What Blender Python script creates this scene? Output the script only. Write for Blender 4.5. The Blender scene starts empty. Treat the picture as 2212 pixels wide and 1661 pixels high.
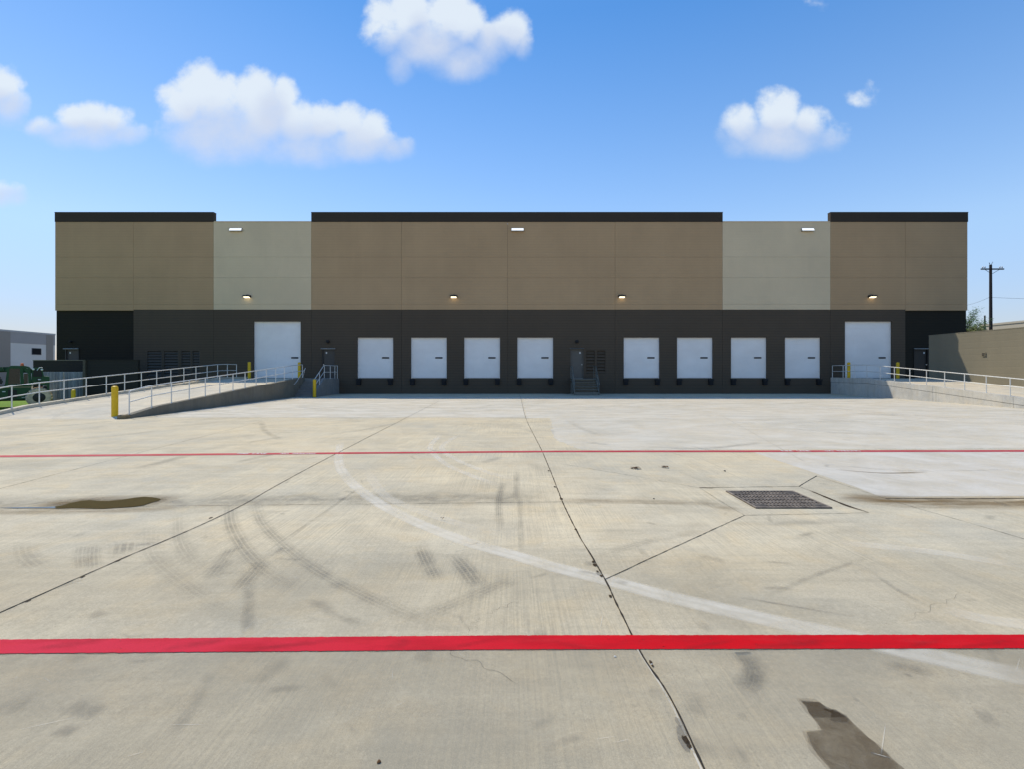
import bpy, math, random
from mathutils import Vector, noise as mnoise
random.seed(7)
R = math.radians
scene = bpy.context.scene
col = scene.collection
W = {}                                   # world origin of every object

# ------------------------------------------------------------------ survey helpers
F, CX, HY, CH, D = 1031.0, 1105.5, 803.0, 1.70, 36.2
PROF = [(-60, -.03), (0, -.05), (3.2, -.09), (6.55, -.15), (36.2, 0.0), (80, 0.0)]
def G(y):
    for (a, za), (b, zb) in zip(PROF, PROF[1:]):
        if y <= b: return za + (zb - za) * (y - a) / (b - a)
    return 0.0
def gp(px, py):
    y = 10.0
    for _ in range(60): y = (CH - G(y)) * F / (py - HY)
    return ((px - CX) * y / F, y)
def xw(px, d=D): return (px - CX) * d / F
def zw(py, d=D): return CH + (HY - py) * d / F
def L1(x, y): return gp((x * .633) * .8, (1060 + y * .633) * .8)
def L2(x, y): return gp((1364 + x * .633) * .8, (1060 + y * .633) * .8)

# ------------------------------------------------------------------ mesh builder
class MB:
    def __init__(s): s.v = []; s.f = []; s.m = []; s.uv = []; s.a = []
    def vert(s, p, a=1.0): s.v.append(tuple(p)); s.a.append(a); return len(s.v) - 1
    def face(s, idx, m=0, uv=None): s.f.append(list(idx)); s.m.append(m); s.uv.append(uv)
    def quad(s, a, b, c, d, m=0): s.face([s.vert(p) for p in (a, b, c, d)], m)
    def box(s, x0, x1, y0, y1, z0, z1, m=0):
        i = [s.vert(p) for p in ((x0,y0,z0),(x1,y0,z0),(x1,y1,z0),(x0,y1,z0),(x0,y0,z1),(x1,y0,z1),(x1,y1,z1),(x0,y1,z1))]
        for q in ((0,3,2,1),(4,5,6,7),(0,1,5,4),(1,2,6,5),(2,3,7,6),(3,0,4,7)): s.face([i[k] for k in q], m)
    def bbox(s, x0, x1, y0, y1, z0, z1, b=.03, m=0):
        # box with chamfered vertical and top edges
        def ring(e, z):
            return [s.vert(p) for p in ((x0+e,y0+b,z) if 0 else (x0+e, y0+b+0*e, z), (x0+b, y0+e, z), (x1-b, y0+e, z), (x1-e, y0+b, z),
                                        (x1-e, y1-b, z), (x1-b, y1-e, z), (x0+b, y1-e, z), (x0+e, y1-b, z))]
        r0 = ring(0, z0); r1 = ring(0, z1-b)
        r2 = [s.vert((min(max(s.v[k][0], x0+b), x1-b), min(max(s.v[k][1], y0+b), y1-b), z1)) for k in r1]
        n = 8
        for A, B in ((r0, r1), (r1, r2)):
            for k in range(n): s.face([A[k], A[(k+1)%n], B[(k+1)%n], B[k]], m)
        s.face(r2, m); s.face(r0[::-1], m)
    def prism(s, pts, axis, a, b, m=0):
        # extrude polygon: axis 'y' -> pts are (x,z); 'x' -> pts are (y,z)
        def P(p, t): return (p[0], t, p[1]) if axis == 'y' else ((t, p[0], p[1]) if axis == 'x' else (p[0], p[1], t))
        A = [s.vert(P(p, a)) for p in pts]; B = [s.vert(P(p, b)) for p in pts]
        n = len(pts)
        s.face(A[::-1], m); s.face(B, m)
        for k in range(n): s.face([A[k], A[(k+1)%n], B[(k+1)%n], B[k]], m)
    def tube(s, pts, r, n=10, m=0, cap=True, radii=None):
        pts = [Vector(p) for p in pts]; rings = []
        for i, p in enumerate(pts):
            t = (pts[min(i+1, len(pts)-1)] - pts[max(i-1, 0)]).normalized()
            u = t.cross(Vector((0,0,1)))
            if u.length < 1e-3: u = t.cross(Vector((1,0,0)))
            u.normalize(); w = t.cross(u)
            rr = radii[i] if radii else r
            rings.append([s.vert(p + u*(rr*math.cos(2*math.pi*k/n)) + w*(rr*math.sin(2*math.pi*k/n))) for k in range(n)])
        for A, B in zip(rings, rings[1:]):
            for k in range(n): s.face([A[k], A[(k+1)%n], B[(k+1)%n], B[k]], m)
        if cap: s.face(rings[0][::-1], m); s.face(rings[-1], m)
    def lathe(s, c, prof, axis='z', n=24, m=0, jag=None):
        # prof: (radius, height)
        rings = []
        for (r, h) in prof:
            ring = []
            for k in range(n):
                a = 2*math.pi*k/n
                rr = r * (jag(k, r, h) if jag else 1)
                if axis == 'z': p = (c[0]+rr*math.cos(a), c[1]+rr*math.sin(a), c[2]+h)
                elif axis == 'y': p = (c[0]+rr*math.cos(a), c[1]+h, c[2]+rr*math.sin(a))
                else: p = (c[0]+h, c[1]+rr*math.cos(a), c[2]+rr*math.sin(a))
                ring.append(s.vert(p))
            rings.append(ring)
        for A, B in zip(rings, rings[1:]):
            for k in range(n): s.face([A[k], A[(k+1)%n], B[(k+1)%n], B[k]], m)
        s.face(rings[0][::-1], m); s.face(rings[-1], m)

def obj(name, mb, mats, parent=None, origin=None, smooth=False, attr=False):
    if origin is None: origin = W[parent] if parent else (0, 0, 0)
    me = bpy.data.meshes.new(name)
    ox, oy, oz = origin
    me.from_pydata([(x-ox, y-oy, z-oz) for x, y, z in mb.v], [], mb.f)
    if not isinstance(mats, (list, tuple)): mats = [mats]
    for m in mats: me.materials.append(m)
    me.polygons.foreach_set('material_index', mb.m)
    if any(u is not None for u in mb.uv):
        ul = me.uv_layers.new(name='UVMap')
        for p, uv in zip(me.polygons, mb.uv):
            if uv:
                for li, q in zip(p.loop_indices, uv): ul.data[li].uv = q
    if attr:
        at = me.attributes.new('fade', 'FLOAT', 'POINT'); at.data.foreach_set('value', mb.a)
    me.update()
    import bmesh as _b
    bm = _b.new(); bm.from_mesh(me)
    if not attr: _b.ops.recalc_face_normals(bm, faces=bm.faces)
    bm.to_mesh(me); bm.free()
    if smooth:
        me.polygons.foreach_set('use_smooth', [True]*len(me.polygons))
        me.set_sharp_from_angle(angle=R(40))
    o = bpy.data.objects.new(name, me); col.objects.link(o)
    if parent:
        o.parent = parent; pw = W[parent]; o.location = (ox-pw[0], oy-pw[1], oz-pw[2])
    else: o.location = origin
    W[o] = tuple(origin)
    return o
def tag(o, label=None, cat=None, group=None, kind=None):
    if label: o['label'] = label
    if cat: o['category'] = cat
    if group: o['group'] = group
    if kind: o['kind'] = kind
    return o
def thing(name, loc, label, cat, group=None):
    o = bpy.data.objects.new(name, None); o.empty_display_size = .2; col.objects.link(o); o.location = loc
    W[o] = tuple(loc); return tag(o, label, cat, group)
def copy_tree(o, loc=None, parent=None, label=None):
    c = o.copy(); col.objects.link(c)
    if parent: c.parent = parent
    if loc is not None: c.location = loc
    if label: c['label'] = label
    for ch in list(o.children): copy_tree(ch, parent=c)
    return c

# ------------------------------------------------------------------ materials
class NT:
    def __init__(s, name, world=False):
        s.mat = bpy.data.materials.new(name); s.mat.use_nodes = True
        s.t = s.mat.node_tree; s.t.nodes.clear()
        s.out = s.n('ShaderNodeOutputMaterial')
    def n(s, typ, **kw):
        nd = s.t.nodes.new(typ)
        for k, v in kw.items(): setattr(nd, k, v)
        return nd
    def l(s, a, b): s.t.links.new(a, b)
    def val(s, inp, x):
        if hasattr(x, 'is_linked') or isinstance(x, bpy.types.NodeSocket): s.l(x, inp)
        else: inp.default_value = x
    def math(s, op, a, b=0.0, c=None, clamp=False):
        nd = s.n('ShaderNodeMath', operation=op, use_clamp=clamp); s.val(nd.inputs[0], a); s.val(nd.inputs[1], b)
        if c is not None: s.val(nd.inputs[2], c)
        return nd.outputs[0]
    def mr(s, x, a, b, c=0.0, d=1.0, smooth=False):
        nd = s.n('ShaderNodeMapRange', clamp=True)
        if smooth: nd.interpolation_type = 'SMOOTHSTEP'
        s.val(nd.inputs[0], x)
        for i, v in enumerate((a, b, c, d)): s.val(nd.inputs[i+1], v)
        return nd.outputs[0]
    def pos(s):
        return s.n('ShaderNodeNewGeometry').outputs['Position']
    def mapping(s, vec, sc=(1,1,1), rot=(0,0,0), loc=(0,0,0)):
        nd = s.n('ShaderNodeMapping'); s.l(vec, nd.inputs[0]); nd.inputs['Location'].default_value = loc
        nd.inputs['Rotation'].default_value = rot; nd.inputs['Scale'].default_value = sc
        return nd.outputs[0]
    def noise(s, vec, scale, detail=4, rough=.55, dist=0.0):
        nd = s.n('ShaderNodeTexNoise'); s.l(vec, nd.inputs['Vector']); nd.inputs['Scale'].default_value = scale
        nd.inputs['Detail'].default_value = detail; nd.inputs['Roughness'].default_value = rough; nd.inputs['Distortion'].default_value = dist
        return nd.outputs[0]
    def mix(s, f, a, b, mode='MIX'):
        nd = s.n('ShaderNodeMix', data_type='RGBA', blend_type=mode); s.val(nd.inputs[0], f)
        for i, x in ((6, a), (7, b)):
            if isinstance(x, (tuple, list)): nd.inputs[i].default_value = (*x[:3], 1)
            else: s.l(x, nd.inputs[i])
        return nd.outputs[2]
    def bump(s, h, strength=.3, dist=.01):
        nd = s.n('ShaderNodeBump'); s.l(h, nd.inputs['Height']); nd.inputs['Strength'].default_value = strength
        nd.inputs['Distance'].default_value = dist; return nd.outputs[0]
    def bsdf(s, colr, rough=.8, metal=0.0, normal=None, spec=.4):
        b = s.n('ShaderNodeBsdfPrincipled')
        if isinstance(colr, (tuple, list)): b.inputs['Base Color'].default_value = (*colr[:3], 1)
        else: s.l(colr, b.inputs['Base Color'])
        s.val(b.inputs['Roughness'], rough); b.inputs['Metallic'].default_value = metal
        b.inputs['Specular IOR Level'].default_value = spec
        if normal is not None: s.l(normal, b.inputs['Normal'])
        return b
    def end(s, sh): s.l(sh.outputs[0] if hasattr(sh, 'outputs') else sh, s.out.inputs[0]); return s.mat

def simple(name, c, rough=.6, metal=0.0, var=.12, scale=6.0, spec=.4, bump=.0):
    t = NT(name); p = t.pos(); nz = t.noise(p, scale, 5)
    lo = tuple(x*(1-var) for x in c); hi = tuple(min(1, x*(1+var)) for x in c)
    cc = t.mix(t.mr(nz, .3, .7), lo, hi)
    nr = t.bump(t.noise(p, scale*8, 3), bump, .004) if bump else None
    return t.end(t.bsdf(cc, t.mr(nz, .3, .7, rough*.88, min(1, rough*1.1)), metal, nr, spec))

def concrete(name, c, streak=False, broom=0.0, warm=.5, vert=False):
    t = NT(name); p = t.pos()
    big = t.noise(p, .22, 5, .6, .3)
    mid = t.noise(t.mapping(p, (1.0, .8, 1)), 1.3, 6, .62, .5)
    sm = t.noise(p, 9, 5, .6)
    fine = t.noise(p, 90, 3, .7)
    grey = (c[0]*.80, c[1]*.84, c[2]*.90); tan = (c[0]*1.10, c[1]*1.03, c[2]*.92); light = (c[0]*1.16, c[1]*1.16, c[2]*1.14)
    a = t.mix(t.mr(big, .40, .60), grey, tan)
    a = t.mix(t.mr(mid, .42, .72, 0, .75), a, light)
    dk = t.noise(t.mapping(p, (1, 1, 1), loc=(31, 7, 2)), .75, 7, .66, .9)
    a = t.mix(t.mr(dk, .46, .68, 0, .62), a, (c[0]*.58, c[1]*.58, c[2]*.58))
    wm = t.noise(t.mapping(p, (1, 1, 1), loc=(-9, 17, 2)), 2.1, 6, .6, .6)
    a = t.mix(t.mr(wm, .50, .70, 0, .45), a, (c[0]*1.12, c[1]*.97, c[2]*.74))
    a = t.mix(t.mr(sm, .25, .75, .16, -.0), a, (c[0]*.5, c[1]*.5, c[2]*.48))
    # directional drag streaks, several directions
    st = t.noise(t.mapping(p, (.5, 9, 1), rot=(0, 0, R(24))), 1.0, 5, .65)
    a = t.mix(t.mr(st, .5, .74, 0, .42), a, (c[0]*.6, c[1]*.61, c[2]*.62))
    st2 = t.noise(t.mapping(p, (.4, 7, 1), rot=(0, 0, R(-63))), 1.0, 5, .65)
    a = t.mix(t.mr(st2, .52, .76, 0, .34), a, (c[0]*1.25, c[1]*1.24, c[2]*1.2))
    sg = t.noise(t.mapping(p, (.55, 1.9, 1), rot=(0, 0, R(38)), loc=(3, 40, 0)), 1.0, 7, .68, 1.2)
    a = t.mix(t.mr(sg, .52, .70, 0, .40), a, (c[0]*.62, c[1]*.64, c[2]*.66))
    pk = t.n('ShaderNodeTexVoronoi'); t.l(p, pk.inputs['Vector']); pk.inputs['Scale'].default_value = 7.0
    pm = t.math('MULTIPLY', t.mr(pk.outputs['Distance'], .035, .05, 1, 0), t.mr(t.noise(p, 1.1, 2), .52, .6))
    a = t.mix(t.math('MULTIPLY', pm, .5), a, (c[0]*.35, c[1]*.33, c[2]*.3))
    a = t.mix(t.mr(fine, .3, .7, .30, -.0), a, (c[0]*.45, c[1]*.44, c[2]*.42))
    g2 = t.noise(p, 38, 4, .75)
    a = t.mix(t.mr(g2, .50, .70, 0, .24), a, (c[0]*1.35, c[1]*1.34, c[2]*1.3)); a = t.mix(t.mr(g2, .50, .32, 0, .28), a, (c[0]*.5, c[1]*.49, c[2]*.46))
    gr = t.noise(p, 240, 2, .6)
    a = t.mix(t.mr(gr, .56, .70, 0, .35), a, (c[0]*1.5, c[1]*1.5, c[2]*1.45)); a = t.mix(t.mr(gr, .44, .32, 0, .45), a, (c[0]*.35, c[1]*.34, c[2]*.32))
    pk2 = t.n('ShaderNodeTexVoronoi'); t.l(p, pk2.inputs['Vector']); pk2.inputs['Scale'].default_value = 21.0
    a = t.mix(t.math('MULTIPLY', t.mr(pk2.outputs['Distance'], .07, .12, .6, 0), t.mr(t.noise(p, 2.1, 3), .50, .62)), a, (c[0]*.42, c[1]*.40, c[2]*.36))
    h = t.math('ADD', t.math('MULTIPLY', fine, .6), t.math('MULTIPLY', sm, .4))
    if broom:
        wv = t.noise(t.mapping(p, (62, .9, 1), rot=(0, 0, R(3))), 1.0, 3, .7, .25)
        msk = t.mr(t.noise(p, .45, 3), .40, .62, .15, 1)
        wf = t.math('MULTIPLY', t.mr(wv, .42, .62), msk)
        a = t.mix(t.math('MULTIPLY', wf, broom), a, (c[0]*1.5, c[1]*1.42, c[2]*1.2))
        a = t.mix(t.math('MULTIPLY', t.mr(wv, .5, .34), t.math('MULTIPLY', msk, broom)), a, (c[0]*.5, c[1]*.5, c[2]*.48))
        h = t.math('ADD', h, t.math('MULTIPLY', wv, .6))
    if vert:
        vs = t.noise(t.mapping(p, (3.0, 3.0, .22)), 1.4, 6, .65)
        a = t.mix(t.mr(vs, .5, .72, 0, .5), a, (c[0]*.62, c[1]*.60, c[2]*.52))
    return t.end(t.bsdf(a, t.mr(mid, .3, .7, .72, .9), 0, t.bump(h, .35, .006), .10))

def paintwall(name, c, rib=.10, vstain=.12, period=.2):
    t = NT(name); p = t.pos()
    sx = t.n('ShaderNodeSeparateXYZ'); t.l(p, sx.inputs[0])
    ph = t.math('MODULO', t.math('MULTIPLY', t.math('ADD', sx.outputs[2], 50.0), 1/period), 1.0)
    rb = t.math('ABSOLUTE', t.math('SUBTRACT', ph, .5))           # 0 .. .5
    groove = t.mr(rb, .36, .5, 0, 1)
    big = t.noise(t.mapping(p, (.35, 1, .25)), 1.0, 5, .6)
    st = t.noise(t.mapping(p, (1.6, 1, .09)), 1.0, 6, .62)
    a = t.mix(t.mr(big, .35, .66), tuple(x*.95 for x in c), tuple(x*1.05 for x in c))
    a = t.mix(t.mr(st, .5, .75, 0, vstain), a, tuple(x*1.35 for x in c))
    a = t.mix(t.math('MULTIPLY', groove, rib), a, tuple(x*.35 for x in c))
    a = t.mix(t.mr(t.noise(p, 26, 3), .3, .7, .12, 0), a, tuple(x*.6 for x in c))
    hh = t.math('ADD', t.math('MULTIPLY', groove, -1.0), t.math('MULTIPLY', t.noise(p, 40, 3), .3))
    return t.end(t.bsdf(a, .85, 0, t.bump(hh, .35, .008), .25))

def decal(name, c, lo=.35, hi=.65, scale=6.0, st=(1,1,1), tread=0.0, rough=.85, k=1.0, spec=.2):
    t = NT(name); p = t.pos()
    at = t.n('ShaderNodeAttribute', attribute_name='fade').outputs['Fac']
    nz = t.mr(t.noise(t.mapping(p, st), scale, 6, .65, .4), lo, hi)
    al = t.math('MULTIPLY', at, nz)
    if tread:
        uv = t.n('ShaderNodeUVMap'); sx = t.n('ShaderNodeSeparateXYZ'); t.l(uv.outputs[0], sx.inputs[0])
        b1 = t.math('SINE', t.math('MULTIPLY', sx.outputs[1], 6.283*5))
        b2 = t.math('SINE', t.math('MULTIPLY', t.math('ADD', sx.outputs[0], t.math('MULTIPLY', sx.outputs[1], .05)), 6.283/.045))
        tr = t.math('MULTIPLY', t.mr(b1, -.8, -.2), t.mr(b2, -.7, .1, .45, 1))
        al = t.math('MULTIPLY', al, t.mr(tr, 0, 1, 1-tread, 1))
    al = t.math('MULTIPLY', al, k, clamp=True)
    b = t.bsdf(t.mix(nz, tuple(x*.9 for x in c), c), rough, 0, None, spec)
    tr = t.n('ShaderNodeBsdfTransparent'); mx = t.n('ShaderNodeMixShader')
    t.l(al, mx.inputs[0]); t.l(tr.outputs[0], mx.inputs[1]); t.l(b.outputs[0], mx.inputs[2])
    return t.end(mx)

def emis(name, c, s):
    t = NT(name); e = t.n('ShaderNodeEmission'); e.inputs[0].default_value = (*c, 1); e.inputs[1].default_value = s
    return t.end(e)

CON = (.635, .560, .408)
M = {}
M['yard'] = concrete('yard_concrete', CON, broom=.22)
M['ramp'] = concrete('ramp_concrete', (.70, .635, .50))
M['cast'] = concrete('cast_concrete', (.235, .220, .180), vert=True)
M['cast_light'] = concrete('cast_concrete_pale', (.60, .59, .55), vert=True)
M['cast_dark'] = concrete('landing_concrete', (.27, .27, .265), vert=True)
M['tan'] = paintwall('tan_paint', (.468, .316, .172), .14)
M['greige'] = paintwall('greige_paint', (.68, .55, .355), .04, .08)
M['dark'] = paintwall('charcoal_paint', (.090, .069, .047), .40)
M['darker'] = paintwall('deep_bronze_paint', (.022, .019, .012), .6)
M['band'] = paintwall('bronze_band_paint', (.052, .041, .029), .35)
M['seam'] = simple('sealant', (.05, .047, .04), .9)
M['perim'] = paintwall('perimeter_wall_paint', (.225, .200, .140), .0, .10, .4)
M['pier'] = paintwall('enclosure_block', (.034, .031, .025), .3, .1, .2)
M['roof'] = simple('roof_membrane', (.6, .6, .58), .8)
M['galv'] = simple('galvanised_pipe', (.70, .69, .64), .5, .15, .1, 20)
M['railpaint'] = simple('stair_steel_paint', (.15, .16, .14), .5, .1, .15, 10)
M['yellow'] = simple('yellow_paint', (.74, .46, .006), .45, 0, .10, 14, bump=.15)
M['black'] = simple('black_rubber', (.010, .010, .011), .75, 0, .3, 20, bump=.3)
M['hole'] = simple('dark_void', (.006, .006, .006), .95)
M['glass'] = simple('door_window_glass', (.006, .007, .009), .55, 0, .05, 3, .15)
M['mandoor'] = simple('man_door_paint', (.105, .10, .085), .5, 0, .1, 4)
M['mandoor2'] = simple('man_door_dark_paint', (.06, .055, .047), .5, 0, .1, 4)
M['mandoor3'] = simple('man_door_black_paint', (.02, .018, .015), .5, 0, .1, 4)
M['drip'] = simple('drip_cap_metal', (.33, .33, .30), .4, .3)
M['white'] = simple('white_plate', (.75, .75, .72), .5)
M['steel'] = simple('handle_steel', (.6, .6, .58), .3, .8)
M['louver'] = simple('louver_paint', (.075, .064, .048), .7, .0, .12, 8)
M['fixture'] = simple('fixture_housing', (.018, .017, .016), .45, .2)
M['lens'] = emis('lit_lens', (1.0, .86, .60), 2.0)
M['oblong_glow'] = emis('oblong_emission', (.86, .92, 1.0), 1.0)  # white glow put on the parapet oblongs, not known to be lamps
M['wood'] = simple('pole_wood', (.035, .028, .026), .9, 0, .3, 5, bump=.4)
M['wire'] = simple('wire', (.06, .06, .07), .6)
M['leaf'] = simple('leaf', (.055, .12, .018), .6, 0, .35, 3)
M['bush'] = simple('bush_leaf', (.10, .12, .02), .6, 0, .4, 3)
M['bark'] = simple('bark', (.10, .075, .05), .9)
M['cream'] = simple('cream_wall', (.50, .45, .35), .85, 0, .05, .3)
M['nb_white'] = simple('neighbour_pale_wall', (.80, .72, .64), .85, 0, .04, .3)
M['nb_brown'] = simple('neighbour_brown_wall', (.36, .30, .25), .85, 0, .06, .3)
M['green'] = simple('machine_green', (.002, .062, .013), .5, 0, .15, 3, .5)
M['mblack'] = simple('machine_black', (.012, .013, .013), .5)
M['tyre'] = simple('dusty_tyre', (.70, .52, .34), .9, 0, .25, 6, bump=.4)
M['rim'] = simple('rim_black', (.02, .018, .016), .5)
M['orange'] = simple('beacon_orange', (.8, .16, .03), .35)
M['mglass'] = simple('cab_glass', (.008, .016, .012), .15, 0, .1, 3, .6)
M['steelgrate'] = simple('grate_iron', (.20, .165, .13), .85, .0, .45, 9, bump=.3)
M['deadleaf'] = simple('dead_leaf', (.11, .055, .02), .9, 0, .3, 30)
M['pebble'] = simple('pebble', (.5, .49, .45), .9)
def m_corr():
    t = NT('corrugated_gate'); p = t.pos()
    st = t.noise(t.mapping(p, (5, 5, .35)), 1.0, 5, .7)
    a = t.mix(t.mr(st, .3, .7), (.16, .165, .165), (.42, .43, .43))
    return t.end(t.bsdf(a, .55, .2))
M['corr'] = m_corr()
def m_door():
    t = NT('overhead_door_white'); p = t.pos(); sx = t.n('ShaderNodeSeparateXYZ'); t.l(p, sx.inputs[0])
    nz = t.noise(t.mapping(p, (.6, 1, .8)), 1.2, 5, .6)
    a = t.mix(t.mr(nz, .3, .7), (.80, .775, .73), (.88, .86, .815))
    sm = t.noise(t.mapping(p, (4, 1, .3)), 2, 5, .7)
    a = t.mix(t.mr(sm, .62, .8, 0, .25), a, (.42, .41, .38))
    return t.end(t.bsdf(a, .42, 0, None, .4))
M['door'] = m_door()
def m_red():
    t = NT('red_paint'); p = t.pos()
    sx = t.n('ShaderNodeSeparateXYZ'); t.l(p, sx.inputs[0])
    fd = t.mr(sx.outputs[0], -3.2, 1.5, 1, 0, True)               # the paint is more faded towards the left end
    a = t.mix(fd, (.62, .004, .010), (.64, .035, .065))
    nz = t.noise(t.mapping(p, (1, 3, 1)), 1.8, 6, .65)
    a = t.mix(t.mr(nz, .44, .7, 0, .6), a, (.34, .008, .014))
    dr = t.noise(t.mapping(p, (1, 6, 1), rot=(0, 0, R(35))), 2.2, 6, .65)
    a = t.mix(t.mr(dr, .5, .72, 0, .45), a, (.60, .03, .035))
    wr = t.noise(p, 26, 6, .7)
    f = t.noise(p, 110, 3, .7)
    a = t.mix(t.mr(f, .35, .7, .22, 0), a, (.16, .012, .015))
    b = t.bsdf(a, .8, 0, t.bump(f, .4, .004), .08)
    tr = t.n('ShaderNodeBsdfTransparent'); mx = t.n('ShaderNodeMixShader')
    t.l(t.mr(wr, .665, .71, 1, 0), mx.inputs[0]); t.l(tr.outputs[0], mx.inputs[1]); t.l(b.outputs[0], mx.inputs[2])
    return t.end(mx)
M['red'] = m_red()
M['marking'] = simple('white_marking', (.74, .72, .70), .7, 0, .1, 30)
def m_red2():
    t = NT('red_paint_worn'); p = t.pos()
    nz = t.noise(t.mapping(p, (1, 3, 1)), 1.5, 6, .65)
    a = t.mix(t.mr(nz, .4, .7), (.44, .012, .022), (.48, .07, .08))
    return t.end(t.bsdf(a, .7))
M['red2'] = m_red2()
def m_water():
    t = NT('puddle_water'); p = t.pos()
    b = t.bsdf((.075, .052, .016), .04, 0, t.bump(t.noise(p, 9, 2), .02, .01), .5)
    return t.end(b)
M['water'] = m_water()
def m_grass(name, c1, c2):
    t = NT(name); p = t.pos()
    a = t.mix(t.mr(t.noise(p, .8, 5), .35, .65), c1, c2)
    a = t.mix(t.mr(t.noise(p, 30, 4), .3, .7, .4, 0), a, tuple(x*.4 for x in c1))
    return t.end(t.bsdf(a, .9, 0, t.bump(t.noise(p, 60, 3), .6, .03), .2))
M['grass'] = m_grass('grass', (.13, .24, .012), (.19, .30, .02))
M['earth'] = m_grass('dry_ground', (.13, .12, .06), (.20, .18, .10))

# ------------------------------------------------------------------ ground
g = MB()
S = 1500
g.quad((-S, -S, -.75), (S, -S, -.75), (S, S, -.75), (-S, S, -.75))
tag(obj('ground', g, M['earth']), kind='structure')

yard = MB()
def decal_strip(pts, w, mi, amp=1.0, z=.002, fade=.12, across=(0, .55, 1, .55, 0), step=.08, jit=0.0, wob=0.0, const_end=False):
    """pts on the ground (x,y); w metres or (w0,w1)"""
    P = [Vector(p) for p in pts]
    if len(P) == 2: P = [P[0], P[0].lerp(P[1], .5), P[1]]
    Q = [2*P[0]-P[1]] + P + [2*P[-1]-P[-2]]
    line = []
    for i in range(1, len(Q)-2):
        a, b, c, d = Q[i-1], Q[i], Q[i+1], Q[i+2]
        n = max(2, int((c-b).length/step))
        for k in range(n):
            t = k/n
            line.append(.5*((2*b)+(c-a)*t+(2*a-5*b+4*c-d)*t*t+(3*b-a-3*c+d)*t**3))
    line.append(P[-1]); n = len(line); acc = 0; prev = None
    for i, p in enumerate(line):
        tdir = (line[min(i+1, n-1)] - line[max(i-1, 0)]).normalized(); nrm = Vector((-tdir.y, tdir.x))
        u = i/(n-1)
        ww = w if not isinstance(w, tuple) else w[0]+(w[1]-w[0])*u
        if jit: ww *= 1+random.uniform(-jit, jit)
        if wob: p = p + nrm*wob*mnoise.noise(Vector((p.x*3, p.y*3, 1.7)))
        if i: acc += (p-lastp).length
        lastp = p
        e = 1.0 if const_end else min(1, u/fade, (1-u)/fade) if fade else 1
        row = []
        m = len(across)
        for k, f in enumerate(across):
            q = p + nrm*ww*(k/(m-1)-.5)
            row.append(yard.vert((q.x, q.y, G(q.y)+z), f*e*amp))
        if prev:
            for k in range(m-1):
                yard.face([prev[k], row[k], row[k+1], prev[k+1]], mi,
                          [(pacc, k/(m-1)), (acc, k/(m-1)), (acc, (k+1)/(m-1)), (pacc, (k+1)/(m-1))])
        prev = row; pacc = acc
def decal_poly(pts, mi, amp=1.0, z=.0015, ruff=0.0, soft=0.0):
    P = [Vector(p) for p in pts]
    if ruff:
        out = []
        for a, b in zip(P, P[1:]+P[:1]):
            n = max(1, int((b-a).length/.03))
            for k in range(n):
                q = a.lerp(b, k/n); nv = mnoise.noise_vector(Vector((q.x*9, q.y*9, .3)))
                nv2 = mnoise.noise_vector(Vector((q.x*40, q.y*40, .3)))
                out.append(q + Vector((nv.x, nv.y))*ruff + Vector((nv2.x, nv2.y))*ruff*.4)
        P = out
    c = sum(P, Vector((0, 0)))/len(P)
    if soft:
        inner = [yard.vert((c.x+(p.x-c.x)*(1-soft), c.y+(p.y-c.y)*(1-soft), G(c.y+(p.y-c.y)*(1-soft))+z), amp) for p in P]
        outer = [yard.vert((p.x, p.y, G(p.y)+z), 0) for p in P]
        n = len(P)
        for k in range(n): yard.face([outer[k], outer[(k+1)%n], inner[(k+1)%n], inner[k]], mi)
        yard.face(inner, mi)
    else: yard.face([yard.vert((p.x, p.y, G(p.y)+z), amp) for p in P], mi)

KX, RX0, RX1 = -19.9, 24.14, 29.6      # left kerb line, right ramp face, perimeter wall face
ys = [-60, 0, 3.2, 6.55, 16, 36.3]
for (xa, xb, ya, yb) in [(-120, KX, -60, 16), (KX, RX1+.1, -60, 36.3)]:
    cuts = [y for y in ys if ya <= y <= yb]
    for a, b in zip(cuts, cuts[1:]):
        yard.quad((xa, a, G(a)), (xb, a, G(a)), (xb, b, G(b)), (xa, b, G(b)))
mats = [M['yard'],
        decal('joint_dark', (.035, .03, .022), .12, .42, 3.0, k=1.0),                 # 1
        decal('slab_light', (.80, .755, .635), .0, .62, 1.1, st=(.6, 1.0, 1), k=.78),                    # 2
        decal('rubber_light', (.90, .85, .72), .10, .66, 2.0, k=.56),                # 3
        decal('rubber_dark', (.20, .195, .165), .22, .72, 3.0, tread=.6, k=.66),     # 4
        decal('stain_brown', (.20, .125, .045), .25, .62, 2.2, st=(.5, 2.6, 1), k=.95),                  # 5
        decal('stain_wet', (.125, .085, .042), .10, .6, 5.0, k=.72, rough=.6),         # 6
        decal('joint_faint', (.10, .09, .07), .25, .6, 2.5, k=.75),                   # 7
        decal('smudge', (.22, .21, .175), .30, .74, 3.2, k=.62),                       # 8
        decal('mud_gap', (.045, .028, .012), .0, .25, 4.0, k=1.0),                    # 9
        decal('apron_edge', (.24, .22, .18), .2, .6, 3.0, k=.6),                      # 10
        decal('near_falloff', (.395, .356, .262), .10, .66, .9, k=.50),       # 11, brightness falloff towards the viewer, painted
        decal('slab_bright', (.78, .745, .655), .0, .62, 1.1, k=.85),       # 12
        ]
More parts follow.
